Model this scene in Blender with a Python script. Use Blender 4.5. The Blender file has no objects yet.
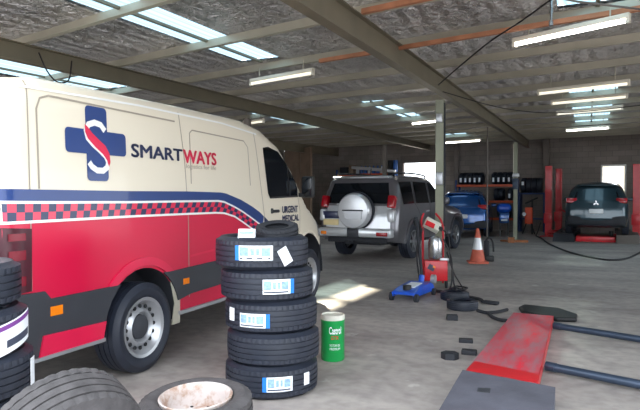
import bpy, bmesh, math, random
from mathutils import Vector, Matrix
random.seed(7)
S = bpy.context.scene
COL = S.collection
PI = math.pi

# ------------------------------------------------------------------ materials
def srgb(r, g, b):
    def f(c):
        c /= 255.0
        return c / 12.92 if c <= 0.04045 else ((c + 0.055) / 1.055) ** 2.4
    return (f(r), f(g), f(b), 1)

def new_mat(name):
    m = bpy.data.materials.new(name); m.use_nodes = True
    nt = m.node_tree
    return m, nt, nt.nodes, nt.links, nt.nodes['Principled BSDF']

def mat(name, col, rough=.5, metal=0, var=0.12, scale=6, bump=0.0, bscale=40, coat=0, alpha=None, spec=.5):
    m, nt, N, L, P = new_mat(name)
    c = srgb(*col)
    P.inputs['Roughness'].default_value = rough
    P.inputs['Metallic'].default_value = metal
    P.inputs['Coat Weight'].default_value = coat
    P.inputs['Specular IOR Level'].default_value = spec
    tc = N.new('ShaderNodeTexCoord')
    if var > 0:
        n = N.new('ShaderNodeTexNoise'); n.inputs['Scale'].default_value = scale; n.inputs['Detail'].default_value = 5
        L.new(tc.outputs['Object'], n.inputs['Vector'])
        r = N.new('ShaderNodeValToRGB')
        r.color_ramp.elements[0].position = .3; r.color_ramp.elements[1].position = .7
        r.color_ramp.elements[0].color = tuple(x * (1 - var) for x in c[:3]) + (1,)
        r.color_ramp.elements[1].color = tuple(min(1, x * (1 + var)) for x in c[:3]) + (1,)
        L.new(n.outputs['Fac'], r.inputs['Fac']); L.new(r.outputs['Color'], P.inputs['Base Color'])
    else:
        P.inputs['Base Color'].default_value = c
    if bump > 0:
        n2 = N.new('ShaderNodeTexNoise'); n2.inputs['Scale'].default_value = bscale; n2.inputs['Detail'].default_value = 4
        L.new(tc.outputs['Object'], n2.inputs['Vector'])
        b = N.new('ShaderNodeBump'); b.inputs['Strength'].default_value = bump; b.inputs['Distance'].default_value = .02
        L.new(n2.outputs['Fac'], b.inputs['Height']); L.new(b.outputs['Normal'], P.inputs['Normal'])
    return m

def emit_mat(name, col, strength):
    m, nt, N, L, P = new_mat(name)
    P.inputs['Base Color'].default_value = srgb(*col)
    P.inputs['Emission Color'].default_value = srgb(*col)
    P.inputs['Emission Strength'].default_value = strength
    return m

M = {}
M['cream'] = mat('cream_paint', (244, 236, 216), .3, var=.02, coat=.5)
M['white'] = mat('white_plastic', (235, 235, 232), .4, var=.02)
M['navy'] = mat('navy_vinyl', (28, 58, 118), .35, var=.05, coat=.3)
M['navydark'] = mat('dark_navy_vinyl', (26, 38, 78), .35, var=.05, coat=.3)
M['crimson'] = mat('crimson_vinyl', (216, 28, 72), .33, var=.04, coat=.4)
M['cladding'] = mat('grey_black_plastic', (52, 54, 60), .6, var=.08, bump=.05, bscale=200)
M['rubber'] = mat('tyre_rubber', (34, 39, 51), .5, var=.12, scale=14, bump=.1, bscale=90)
M['rubberold'] = mat('worn_tyre_rubber', (66, 63, 64), .85, var=.3, scale=18, bump=.25, bscale=60)
M['rubberflat'] = mat('dusty_tyre_rubber', (76, 73, 74), .85, var=.25, scale=12, bump=.25, bscale=60)
M['black'] = mat('black_plastic', (22, 23, 26), .5, var=.1)
M['softblack'] = mat('soft_black', (38, 40, 46), .75, var=.2, bump=.15)
M['glass'] = mat('dark_glass', (14, 20, 27), .06, var=0, spec=.5)
M['seam'] = mat('seam_grey', (160, 150, 136), .6, var=.05)
M['steelrim'] = mat('steel_wheel_paint', (176, 178, 182), .35, .6, var=.08)
M['alloy'] = mat('alloy_wheel', (170, 172, 176), .3, .8, var=.05)
M['rimhole'] = mat('wheel_recess', (30, 31, 34), .7, var=.05)
M['orange'] = mat('amber_lens', (240, 130, 20), .25, var=.03)
M['redlens'] = mat('red_lens', (165, 14, 30), .15, var=.08, scale=20, coat=.6)
M['darkred'] = mat('dark_red_lens', (66, 12, 28), .35, var=.2, scale=16, coat=0)
M['dimred'] = mat('deep_red_lens', (120, 16, 36), .25, var=.1)
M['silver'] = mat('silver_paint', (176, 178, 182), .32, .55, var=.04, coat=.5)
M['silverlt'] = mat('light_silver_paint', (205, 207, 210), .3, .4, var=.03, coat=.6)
M['prado'] = mat('shaded_silver_paint', (112, 110, 115), .3, .5, var=.03, coat=.6)  # silver darkened: shade on the car's side put into the body colour
M['teal'] = mat('teal_grey_paint', (44, 66, 76), .28, .4, var=.05, coat=.7)
M['blue'] = mat('deep_blue_paint', (20, 78, 146), .25, .35, var=.05, coat=.8)
M['chrome'] = mat('bright_metal', (185, 187, 190), .25, .95, var=.04)
M['plate'] = mat('number_plate', (226, 205, 150), .4, var=.03)
M['platew'] = mat('white_number_plate', (225, 228, 230), .4, var=.03)
M['liftred'] = mat('red_lift_paint', (205, 30, 40), .4, var=.12, scale=5, coat=.2)
M['green'] = mat('green_tin', (20, 152, 74), .35, var=.05)
M['tinlid'] = mat('pale_lid', (215, 214, 200), .5, var=.1, scale=20)
M['jackblue'] = mat('blue_enamel', (22, 84, 200), .35, var=.08, coat=.3)
M['label'] = mat('paper_white', (236, 240, 244), .6, var=.02)
M['labelblue'] = mat('label_blue', (30, 120, 215), .5, var=.03)
M['labelink'] = mat('label_ink', (140, 172, 204), .6, var=.3, scale=60)
M['labeldark'] = mat('label_dark_ink', (60, 66, 84), .6, var=.1)
M['purple'] = mat('label_purple', (120, 60, 140), .5, var=.05)
M['conered'] = mat('cone_orange', (192, 92, 70), .6, var=.15, scale=12)
M['post'] = mat('green_grey_steel', (138, 140, 122), .5, .2, var=.12, scale=4, bump=.05)
M['rafter'] = mat('olive_painted_steel', (122, 115, 98), .5, .2, var=.1, scale=3)
M['purlin'] = mat('galvanised_purlin', (184, 179, 163), .5, .25, var=.1, scale=2)
M['rust'] = mat('orange_primer_timber', (178, 120, 88), .7, var=.2, scale=7)
M['wood'] = mat('timber_block', (150, 96, 62), .8, var=.25, scale=14)
M['shelf'] = mat('orange_rack_beam', (196, 84, 48), .5, var=.1)
M['rackblue'] = mat('blue_rack_upright', (30, 60, 120), .5, var=.1)
M['bluebottle'] = mat('blue_bottle', (36, 96, 176), .3, var=.1)
M['orangemachine'] = mat('orange_machine', (232, 78, 36), .45, var=.1)
M['bluebar'] = mat('blue_grey_steel_tube', (54, 66, 84), .4, .4, var=.12, scale=8)
M['hose'] = mat('black_hose', (30, 28, 32), .6, var=.1)
M['redhose'] = mat('red_hose', (190, 24, 40), .5, var=.1)
M['panelboard'] = mat('brown_board', (134, 112, 94), .8, var=.14, scale=3)
M['panelgrey'] = mat('grey_board', (112, 104, 98), .8, var=.12, scale=3)
M['tube_on'] = emit_mat('lit_fluorescent_tube', (255, 252, 244), 5.0)
M['tube_dim'] = emit_mat('dim_fluorescent_tube', (250, 244, 226), .45)  # faint glow put into the pale tubes to keep them whitish
M['fixture'] = mat('lamp_casing', (226, 220, 204), .5, var=.03)
M['wheelwhite'] = mat('rusty_white_wheel', (212, 204, 196), .6, var=.05)

def rusty_wheel():
    m, nt, N, L, P = new_mat('rust_stained_white_wheel')
    tc = N.new('ShaderNodeTexCoord'); n = N.new('ShaderNodeTexNoise'); n.inputs['Scale'].default_value = 7; n.inputs['Detail'].default_value = 10; n.inputs['Roughness'].default_value = .7
    r = N.new('ShaderNodeValToRGB'); e = r.color_ramp.elements
    e[0].position = .34; e[0].color = srgb(140, 98, 76); e[1].position = .54; e[1].color = srgb(200, 190, 186)
    x = e.new(.44); x.color = srgb(178, 154, 140)
    L.new(tc.outputs['Object'], n.inputs['Vector']); L.new(n.outputs['Fac'], r.inputs['Fac']); L.new(r.outputs['Color'], P.inputs['Base Color'])
    P.inputs['Roughness'].default_value = .6
    return m
M['rusty'] = rusty_wheel()

def concrete():
    m, nt, N, L, P = new_mat('stained_concrete')
    tc = N.new('ShaderNodeTexCoord')
    n1 = N.new('ShaderNodeTexNoise'); n1.inputs['Scale'].default_value = .55; n1.inputs['Detail'].default_value = 6; n1.inputs['Roughness'].default_value = .6
    n2 = N.new('ShaderNodeTexNoise'); n2.inputs['Scale'].default_value = 9; n2.inputs['Detail'].default_value = 8
    mp = N.new('ShaderNodeMapping'); mp.inputs['Scale'].default_value = (1, 2.2, 1); mp.inputs['Rotation'].default_value = (0, 0, .4)
    L.new(tc.outputs['Object'], mp.inputs['Vector']); L.new(mp.outputs[0], n1.inputs['Vector']); L.new(tc.outputs['Object'], n2.inputs['Vector'])
    r1 = N.new('ShaderNodeValToRGB'); e = r1.color_ramp.elements
    e[0].position = .32; e[0].color = srgb(146, 138, 134); e[1].position = .68; e[1].color = srgb(188, 180, 173)
    L.new(n1.outputs['Fac'], r1.inputs['Fac'])
    r2 = N.new('ShaderNodeValToRGB'); e = r2.color_ramp.elements
    e[0].position = .35; e[0].color = (.78, .78, .79, 1); e[1].position = .6; e[1].color = (1, 1, 1, 1)
    L.new(n2.outputs['Fac'], r2.inputs['Fac'])
    mx = N.new('ShaderNodeMix'); mx.data_type = 'RGBA'; mx.blend_type = 'MULTIPLY'; mx.inputs[0].default_value = 1
    L.new(r1.outputs['Color'], mx.inputs[6]); L.new(r2.outputs['Color'], mx.inputs[7])
    # small pale paint / dust specks
    v = N.new('ShaderNodeTexNoise'); v.inputs['Scale'].default_value = 3.1; v.inputs['Detail'].default_value = 10
    L.new(tc.outputs['Object'], v.inputs['Vector'])
    r3 = N.new('ShaderNodeValToRGB'); e = r3.color_ramp.elements
    e[0].position = .66; e[0].color = (0, 0, 0, 1); e[1].position = .74; e[1].color = (1, 1, 1, 1)
    L.new(v.outputs['Fac'], r3.inputs['Fac'])
    mx2 = N.new('ShaderNodeMix'); mx2.data_type = 'RGBA'; mx2.inputs[7].default_value = srgb(200, 196, 190)
    L.new(r3.outputs['Color'], mx2.inputs[0]); L.new(mx.outputs[2], mx2.inputs[6]); L.new(mx2.outputs[2], P.inputs['Base Color'])
    P.inputs['Roughness'].default_value = .62
    b = N.new('ShaderNodeBump'); b.inputs['Strength'].default_value = .15; b.inputs['Distance'].default_value = .01
    L.new(n2.outputs['Fac'], b.inputs['Height']); L.new(b.outputs['Normal'], P.inputs['Normal'])
    return m
M['concrete'] = concrete()

def foil():
    m, nt, N, L, P = new_mat('silver_foil_insulation')
    tc = N.new('ShaderNodeTexCoord')
    n = N.new('ShaderNodeTexNoise'); n.inputs['Scale'].default_value = 1.1; n.inputs['Detail'].default_value = 5
    L.new(tc.outputs['Object'], n.inputs['Vector'])
    r = N.new('ShaderNodeValToRGB'); e = r.color_ramp.elements
    e[0].position = .3; e[0].color = srgb(178, 177, 182); e[1].position = .7; e[1].color = srgb(224, 221, 220)
    L.new(n.outputs['Fac'], r.inputs['Fac']); L.new(r.outputs['Color'], P.inputs['Base Color'])
    P.inputs['Metallic'].default_value = .8; P.inputs['Roughness'].default_value = .3
    w = N.new('ShaderNodeTexWave'); w.wave_type = 'BANDS'; w.bands_direction = 'X'; w.inputs['Scale'].default_value = 1.3; w.inputs['Distortion'].default_value = 4
    w.inputs['Detail'].default_value = 3
    L.new(tc.outputs['Object'], w.inputs['Vector'])
    v = N.new('ShaderNodeTexVoronoi'); v.inputs['Scale'].default_value = 9; v.feature = 'DISTANCE_TO_EDGE'
    n3 = N.new('ShaderNodeTexNoise'); n3.inputs['Scale'].default_value = 1.6; n3.inputs['Detail'].default_value = 6
    L.new(tc.outputs['Object'], n3.inputs['Vector'])
    mp = N.new('ShaderNodeMapping'); mp.inputs['Scale'].default_value = (.7, 2.4, 1); L.new(n3.outputs['Color'], mp.inputs['Vector'])
    L.new(mp.outputs[0], v.inputs['Vector'])
    a = N.new('ShaderNodeMath'); a.operation = 'MULTIPLY_ADD'; a.inputs[1].default_value = 2.2
    L.new(v.outputs['Distance'], a.inputs[0]); L.new(w.outputs['Fac'], a.inputs[2])
    b = N.new('ShaderNodeBump'); b.inputs['Strength'].default_value = 1.0; b.inputs['Distance'].default_value = .16
    L.new(a.outputs[0], b.inputs['Height']); L.new(b.outputs['Normal'], P.inputs['Normal'])
    return m
M['foil'] = foil()

def skylight_mat():
    m, nt, N, L, P = new_mat('translucent_skylight_sheet')
    N.remove(P)
    out = [n for n in N if n.type == 'OUTPUT_MATERIAL'][0]
    tr = N.new('ShaderNodeBsdfTranslucent'); tp = N.new('ShaderNodeBsdfTransparent'); mx = N.new('ShaderNodeMixShader')
    tc = N.new('ShaderNodeTexCoord'); w = N.new('ShaderNodeTexWave'); w.bands_direction = 'X'; w.inputs['Scale'].default_value = 4.2
    L.new(tc.outputs['Object'], w.inputs['Vector'])
    r = N.new('ShaderNodeValToRGB'); e = r.color_ramp.elements
    e[0].color = srgb(92, 120, 132); e[1].color = srgb(122, 144, 152); e[0].position = .1; e[1].position = .6
    L.new(w.outputs['Fac'], r.inputs['Fac']); L.new(r.outputs['Color'], tr.inputs['Color'])
    tp.inputs['Color'].default_value = srgb(124, 146, 157)
    mx.inputs[0].default_value = .5
    L.new(tr.outputs[0], mx.inputs[1]); L.new(tp.outputs[0], mx.inputs[2]); L.new(mx.outputs[0], out.inputs['Surface'])
    return m
M['skylight'] = skylight_mat()

def blockwall(name, c1, c2, mortar, scale=1.0):
    m, nt, N, L, P = new_mat(name)
    tc = N.new('ShaderNodeTexCoord'); mp = N.new('ShaderNodeMapping'); mp.inputs['Rotation'].default_value = (PI/2, 0, 0)
    L.new(tc.outputs['Object'], mp.inputs['Vector'])
    b = N.new('ShaderNodeTexBrick'); b.inputs['Scale'].default_value = scale
    b.inputs['Brick Width'].default_value = .4; b.inputs['Row Height'].default_value = .2; b.inputs['Mortar Size'].default_value = .006
    b.inputs['Color1'].default_value = srgb(*c1); b.inputs['Color2'].default_value = srgb(*c2); b.inputs['Mortar'].default_value = srgb(*mortar)
    L.new(mp.outputs[0], b.inputs['Vector'])
    n = N.new('ShaderNodeTexNoise'); n.inputs['Scale'].default_value = .9; n.inputs['Detail'].default_value = 6
    L.new(tc.outputs['Object'], n.inputs['Vector'])
    r = N.new('ShaderNodeValToRGB'); r.color_ramp.elements[0].position = .3; r.color_ramp.elements[0].color = (.7, .68, .66, 1); r.color_ramp.elements[1].position = .7
    L.new(n.outputs['Fac'], r.inputs['Fac'])
    mx = N.new('ShaderNodeMix'); mx.data_type = 'RGBA'; mx.blend_type = 'MULTIPLY'; mx.inputs[0].default_value = 1
    L.new(b.outputs['Color'], mx.inputs[6]); L.new(r.outputs['Color'], mx.inputs[7]); L.new(mx.outputs[2], P.inputs['Base Color'])
    P.inputs['Roughness'].default_value = .85
    return m
M['wall'] = blockwall('grey_brown_blockwork', (150, 141, 135), (138, 130, 124), (116, 110, 106))

def van_mat():
    # cream above, crimson below the chequered band (vinyl livery, in the body's own coordinates)
    m, nt, N, L, P = new_mat('two_tone_van_livery')
    tc = N.new('ShaderNodeTexCoord'); sp = N.new('ShaderNodeSeparateXYZ'); L.new(tc.outputs['Object'], sp.inputs[0])
    mr = N.new('ShaderNodeMapRange'); mr.inputs[1].default_value = -1.5; mr.inputs[2].default_value = 4.5
    L.new(sp.outputs['X'], mr.inputs[0])
    fc = N.new('ShaderNodeFloatCurve'); cu = fc.mapping.curves[0]
    pts = [(-1.5, 1.24), (1.15, 1.24), (1.25, 1.228), (1.393, 1.193), (1.749, 1.051), (2.02, .93), (2.05, .2), (4.5, .2)]
    U = lambda x: (x + 1.5) / 6
    cu.points[0].location = (U(pts[0][0]), pts[0][1] / 2); cu.points[1].location = (U(pts[-1][0]), pts[-1][1] / 2)
    for p in pts[1:-1]: cu.points.new(U(p[0]), p[1] / 2)
    for p in cu.points: p.handle_type = 'VECTOR'
    fc.mapping.update()
    L.new(mr.outputs[0], fc.inputs['Value'])
    zz = N.new('ShaderNodeMath'); zz.operation = 'MULTIPLY'; zz.inputs[1].default_value = .5; L.new(sp.outputs['Z'], zz.inputs[0])
    lt = N.new('ShaderNodeMath'); lt.operation = 'LESS_THAN'; L.new(zz.outputs[0], lt.inputs[0]); L.new(fc.outputs[0], lt.inputs[1])
    mx = N.new('ShaderNodeMix'); mx.data_type = 'RGBA'
    mx.inputs[6].default_value = srgb(226, 216, 196); mx.inputs[7].default_value = srgb(204, 16, 62)
    L.new(lt.outputs[0], mx.inputs[0]); L.new(mx.outputs[2], P.inputs['Base Color'])
    P.inputs['Roughness'].default_value = .36; P.inputs['Coat Weight'].default_value = .2
    return m
M['van'] = van_mat()

# ------------------------------------------------------------------ mesh helpers
def link(name, me, m, parent=None, kind=None, label=None, smooth=None):
    o = bpy.data.objects.new(name, me); COL.objects.link(o)
    if m is not None and not me.materials: me.materials.append(m)
    if parent is not None: o.parent = parent
    if kind: o['kind'] = kind
    if label: o['label'] = label
    return o

def finish(bm, smooth=35, merge=0):
    if merge: bmesh.ops.remove_doubles(bm, verts=bm.verts, dist=merge)
    bmesh.ops.recalc_face_normals(bm, faces=bm.faces)
    a = math.radians(smooth)
    for f in bm.faces: f.smooth = smooth > 0
    for e in bm.edges:
        if len(e.link_faces) == 2 and e.calc_face_angle(0) > a: e.smooth = False
    me = bpy.data.meshes.new('mesh'); bm.to_mesh(me); bm.free()
    return me

class MB:
    def __init__(s): s.bm = bmesh.new()
    def box(s, c, d, rot=(0, 0, 0), bev=0):
        r = bmesh.ops.create_cube(s.bm, size=1)
        vs = r['verts']
        mt = Matrix.Translation(c) @ Matrix.Rotation(rot[2], 4, 'Z') @ Matrix.Rotation(rot[1], 4, 'Y') @ Matrix.Rotation(rot[0], 4, 'X') @ Matrix.Diagonal((d[0], d[1], d[2], 1))
        bmesh.ops.transform(s.bm, matrix=mt, verts=vs)
        if bev:
            es = list({e for v in vs for e in v.link_edges})
            bmesh.ops.bevel(s.bm, geom=es, offset=bev, segments=2, affect='EDGES', profile=.5)
        return s
    def lathe(s, prof, n=32, mtx=None, close=False, arc=None):
        mtx = mtx or Matrix()
        rings = []
        a0, a1 = arc if arc else (0, 2 * PI)
        cnt = n if not arc else n + 1
        for i in range(cnt):
            a = a0 + (a1 - a0) * i / n
            rings.append([s.bm.verts.new(mtx @ Vector((r * math.cos(a), r * math.sin(a), z))) for r, z in prof])
        m = len(prof)
        for i in range(n):
            A = rings[i]; B = rings[(i + 1) % cnt]
            for j in range(m if close else m - 1):
                k = (j + 1) % m
                try: s.bm.faces.new((A[j], B[j], B[k], A[k]))
                except ValueError: pass
        return s
    def cyl(s, p0, p1, r, n=16, r2=None, caps=True):
        p0 = Vector(p0); p1 = Vector(p1); d = p1 - p0; h = d.length
        q = d.to_track_quat('Z', 'Y').to_matrix().to_4x4()
        mtx = Matrix.Translation(p0) @ q
        r2 = r if r2 is None else r2
        prof = [(r, 0), (r2, h)]
        if caps: prof = [(1e-4, 0)] + prof + [(1e-4, h)]
        return s.lathe(prof, n, mtx)
    def tube(s, pts, r, n=8):
        pts = [Vector(p) for p in pts]
        rings = []
        for i, p in enumerate(pts):
            t = (pts[min(i + 1, len(pts) - 1)] - pts[max(i - 1, 0)]).normalized()
            up = Vector((0, 0, 1)) if abs(t.z) < .95 else Vector((1, 0, 0))
            a = t.cross(up).normalized(); b = t.cross(a)
            rings.append([s.bm.verts.new(p + (a * math.cos(2 * PI * j / n) + b * math.sin(2 * PI * j / n)) * r) for j in range(n)])
        for i in range(len(rings) - 1):
            for j in range(n):
                s.bm.faces.new((rings[i][j], rings[i][(j + 1) % n], rings[i + 1][(j + 1) % n], rings[i + 1][j]))
        for e in (rings[0], rings[-1]): s.bm.faces.new(e)
        return s
    def prism(s, poly, axis, a0, a1, mtx=None):
        # poly in the two other axes; extruded between a0 and a1 along axis 'X','Y','Z'
        def P(u, v, w):
            q = {'X': (w, u, v), 'Y': (u, w, v), 'Z': (u, v, w)}[axis]
            q = Vector(q)
            return mtx @ q if mtx else q
        A = [s.bm.verts.new(P(u, v, a0)) for u, v in poly]; B = [s.bm.verts.new(P(u, v, a1)) for u, v in poly]
        n = len(poly)
        for i in range(n): s.bm.faces.new((A[i], A[(i + 1) % n], B[(i + 1) % n], B[i]))
        s.bm.faces.new(A); s.bm.faces.new(B)
        return s
    def build(s, name, m, parent=None, smooth=35, **kw):
        return link(name, finish(s.bm, smooth), m, parent, **kw)

def smoothpath(pts, n=8):
    pts = [Vector(p) for p in pts]; out = []
    P = [pts[0]] + pts + [pts[-1]]
    for i in range(1, len(P) - 2):
        a, b, c, d = P[i - 1], P[i], P[i + 1], P[i + 2]
        for k in range(n):
            t = k / n
            out.append(.5 * ((2 * b) + (c - a) * t + (2 * a - 5 * b + 4 * c - d) * t * t + (3 * b - a - 3 * c + d) * t ** 3))
    out.append(pts[-1])
    return out

def thing(name, label, cat, loc=(0, 0, 0), rz=0, group=None):
    o = bpy.data.objects.new(name, None); COL.objects.link(o); o.empty_display_size = .2
    o.location = loc; o.rotation_euler = (0, 0, rz)
    o['label'] = label; o['category'] = cat
    if group: o['group'] = group
    return o
def tag(o, label, cat, group=None):
    o['label'] = label; o['category'] = cat
    if group: o['group'] = group
    return o
def kids(o): return [c for c in COL.objects if c.parent is o]
def dup(o, label=None, loc=None, rot=None, parent=None):
    c = o.copy(); COL.objects.link(c)
    if parent is not None: c.parent = parent
    if loc is not None: c.location = loc
    if rot is not None: c.rotation_euler = rot
    if label: c['label'] = label
    for k in kids(o): dup(k, parent=c)
    return c

# ------------------------------------------------------------------ body shells for the vehicles
def dist_poly(x, z, poly):
    best = 9
    for i in range(len(poly) - 1):
        ax, az = poly[i]; bx, bz = poly[i + 1]
        dx, dz = bx - ax, bz - az; l = dx * dx + dz * dz
        t = max(0, min(1, ((x - ax) * dx + (z - az) * dz) / l)) if l else 0
        best = min(best, math.hypot(x - ax - t * dx, z - az - t * dz))
    return best

class Body:
    """side outline (x forward, z up); W(x,z) half width; R(x) rounding; y is left"""
    def __init__(s, upper, arches, zb, W, R, yc=0, crown=.04):
        s.upper = upper; s.W = W; s.R = R; s.yc = yc; s.crown = crown
        out = list(upper)                     # rear bottom -> over the roof -> front bottom
        for cx, cz, r in sorted(arches, reverse=True):
            a0 = math.asin((zb - cz) / r)
            for k in range(15):
                a = a0 + (PI - 2 * a0) * k / 14
                out.append((cx + r * math.cos(a), cz + r * math.sin(a)))
        s.out = out
    def half(s, x, z):
        w = s.W(x, z); R = s.R(x)
        d = dist_poly(x, z, s.upper)
        if d < R: w -= R * (1 - math.sqrt(max(0, 1 - (1 - d / R) ** 2)))
        return w
    def side(s, x, z, off=0, sg=-1):
        return Vector((x, s.yc + sg * (s.half(x, z) + off), z))
    def flat(s, poly, step):
        bm = bmesh.new()
        f = bm.faces.new([bm.verts.new((x, 0, z)) for x, z in poly])
        xs = [p[0] for p in poly]; zs = [p[1] for p in poly]
        if step:
            for ax, lo, hi in ((0, min(xs), max(xs)), (2, min(zs), max(zs))):
                v = math.floor(lo / step) * step + step
                while v < hi - 1e-6:
                    co = [0, 0, 0]; co[ax] = v; no = [0, 0, 0]; no[ax] = 1
                    bmesh.ops.bisect_plane(bm, geom=bm.verts[:] + bm.edges[:] + bm.faces[:], plane_co=co, plane_no=no, dist=1e-5)
                    v += step
        return bm
    def shell(s, name, m, parent, step=.07, nt=10):
        bm = s.flat(s.out, step)
        be = [e for e in bm.edges if e.is_boundary]
        adj = {}
        for e in be:
            a, b = e.verts; adj.setdefault(a, []).append(b); adj.setdefault(b, []).append(a)
        st = be[0].verts[0]; loop = [st]; prev = None; cur = st
        while True:
            nx = [v for v in adj[cur] if v is not prev][0]
            if nx is st: break
            loop.append(nx); prev, cur = cur, nx
        L2 = [(v.co.x, v.co.z) for v in loop]
        cx = sum(p[0] for p in L2) / len(L2); cz = sum(p[1] for p in L2) / len(L2)
        left = {}
        orig = bm.verts[:]; faces = bm.faces[:]
        for v in orig: left[v] = bm.verts.new(s.side(v.co.x, v.co.z, 0, 1))
        for f in faces: bm.faces.new([left[v] for v in reversed(f.verts)])
        for v in orig: v.co = s.side(v.co.x, v.co.z, 0, -1)
        cols = []
        n = len(L2)
        area = sum(L2[i][0] * L2[(i + 1) % n][1] - L2[(i + 1) % n][0] * L2[i][1] for i in range(n))
        for i, v in enumerate(loop):
            x, z = L2[i]; a = L2[i - 1]; b = L2[(i + 1) % n]
            nx, nz = (b[1] - a[1], -(b[0] - a[0])); l = math.hypot(nx, nz) or 1
            if area < 0: nx, nz = -nx, -nz
            onup = dist_poly(x, z, s.upper) < 1e-3
            h = s.half(x, z); col = [v]
            for k in range(1, nt):
                t = -1 + 2 * k / nt
                c = s.crown * (1 - t * t) if onup else 0
                col.append(bm.verts.new((x + nx / l * c, s.yc + t * h, z + nz / l * c)))
            col.append(left[v]); cols.append(col)
        for i in range(n):
            A = cols[i]; B = cols[(i + 1) % n]
            for k in range(nt): bm.faces.new((A[k], B[k], B[k + 1], A[k + 1]))
        return link(name, finish(bm, 50), m, parent)
    def patch(s, name, poly, m, parent, off=.006, sg=-1, step=.08, thick=0, **kw):
        bm = s.flat(poly, step)
        for v in bm.verts: v.co = s.side(v.co.x, v.co.z, off, sg)
        if thick:
            r = bmesh.ops.extrude_face_region(bm, geom=bm.faces[:])
            for g in r['geom']:
                if isinstance(g, bmesh.types.BMVert): g.co.y -= sg * thick
        me = finish(bm, 40)
        return link(name, me, m, parent, **kw)
    def rear_x(s, z, a, b):
        # x of the outline between upper points a..b at height z
        for i in range(a, b):
            (x0, z0), (x1, z1) = s.upper[i], s.upper[i + 1]
            if min(z0, z1) - 1e-6 <= z <= max(z0, z1) + 1e-6 and abs(z1 - z0) > 1e-6:
                return x0 + (x1 - x0) * (z - z0) / (z1 - z0)
        return s.upper[a][0]
    def tail(s, name, poly, m, parent, off=.008, a=0, b=4, sg=-1, step=.07, thick=0, **kw):
        """poly in (lateral y, z) laid on the tail (or nose with sg=+1)"""
        bm = s.flat(poly, step)
        for v in bm.verts:
            y, z = v.co.x, v.co.z
            x = s.rear_x(z, a, b); h = max(.05, s.half(x, z)); t = max(-1, min(1, y / h))
            v.co = Vector((x + sg * (s.crown * (1 - t * t) + off), s.yc + y, z))
        if thick:
            r = bmesh.ops.extrude_face_region(bm, geom=bm.faces[:])
            for g in r['geom']:
                if isinstance(g, bmesh.types.BMVert): g.co.x += sg * thick
        return link(name, finish(bm, 40), m, parent, **kw)

def stroke(pts, w):
    """ribbon polygon of width w around a polyline"""
    L, R = [], []
    for i, p in enumerate(pts):
        a = pts[max(0, i - 1)]; b = pts[min(len(pts) - 1, i + 1)]
        dx, dz = b[0] - a[0], b[1] - a[1]; l = math.hypot(dx, dz)
        nx, nz = -dz / l * w / 2, dx / l * w / 2
        L.append((p[0] + nx, p[1] + nz)); R.append((p[0] - nx, p[1] - nz))
    return L + R[::-1]

def text_mesh(txt, size=1, bold=0, sx=1, shear=0, font_space=1):
    cu = bpy.data.curves.new('lettering', 'FONT'); cu.body = txt; cu.size = size; cu.offset = bold; cu.shear = shear; cu.space_character = font_space
    cu.resolution_u = 3
    o = bpy.data.objects.new('lettering', cu); COL.objects.link(o)
    bpy.context.view_layer.update()
    dg = bpy.context.evaluated_depsgraph_get()
    me = bpy.data.meshes.new_from_object(o.evaluated_get(dg))
    bpy.data.objects.remove(o); bpy.data.curves.remove(cu)
    return me
def text_on(fn, txt, x0, x1, z0, z1, m, parent, name='lettering', bold=0.0, **kw):
    """fit text into the rectangle and map it with fn(u, v)"""
    me = text_mesh(txt, 1, 0)
    xs = [v.co.x for v in me.vertices]; ys = [v.co.y for v in me.vertices]
    a, b, c, d = min(xs), max(xs), min(ys), max(ys)
    for v in me.vertices:
        v.co = fn(x0 + (v.co.x - a) / (b - a) * (x1 - x0), z0 + (v.co.y - c) / (d - c) * (z1 - z0))
    if bold > .015:
        bm = bmesh.new(); bm.from_mesh(me); g0 = bm.faces[:]
        q = (z1 - z0) * .055
        for du, dv in ((q, 0), (-q, 0), (q * .6, q * .6), (-q * .6, q * .6), (q * .6, -q * .6), (-q * .6, -q * .6), (q * 1.5, 0)):
            rr = bmesh.ops.duplicate(bm, geom=g0)
            dd = fn(x0 + du, z0 + dv) - fn(x0, z0)
            for v in rr['geom']:
                if isinstance(v, bmesh.types.BMVert): v.co += dd
        bm.to_mesh(me); bm.free()
    return link(name, me, m, parent, **kw)

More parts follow.
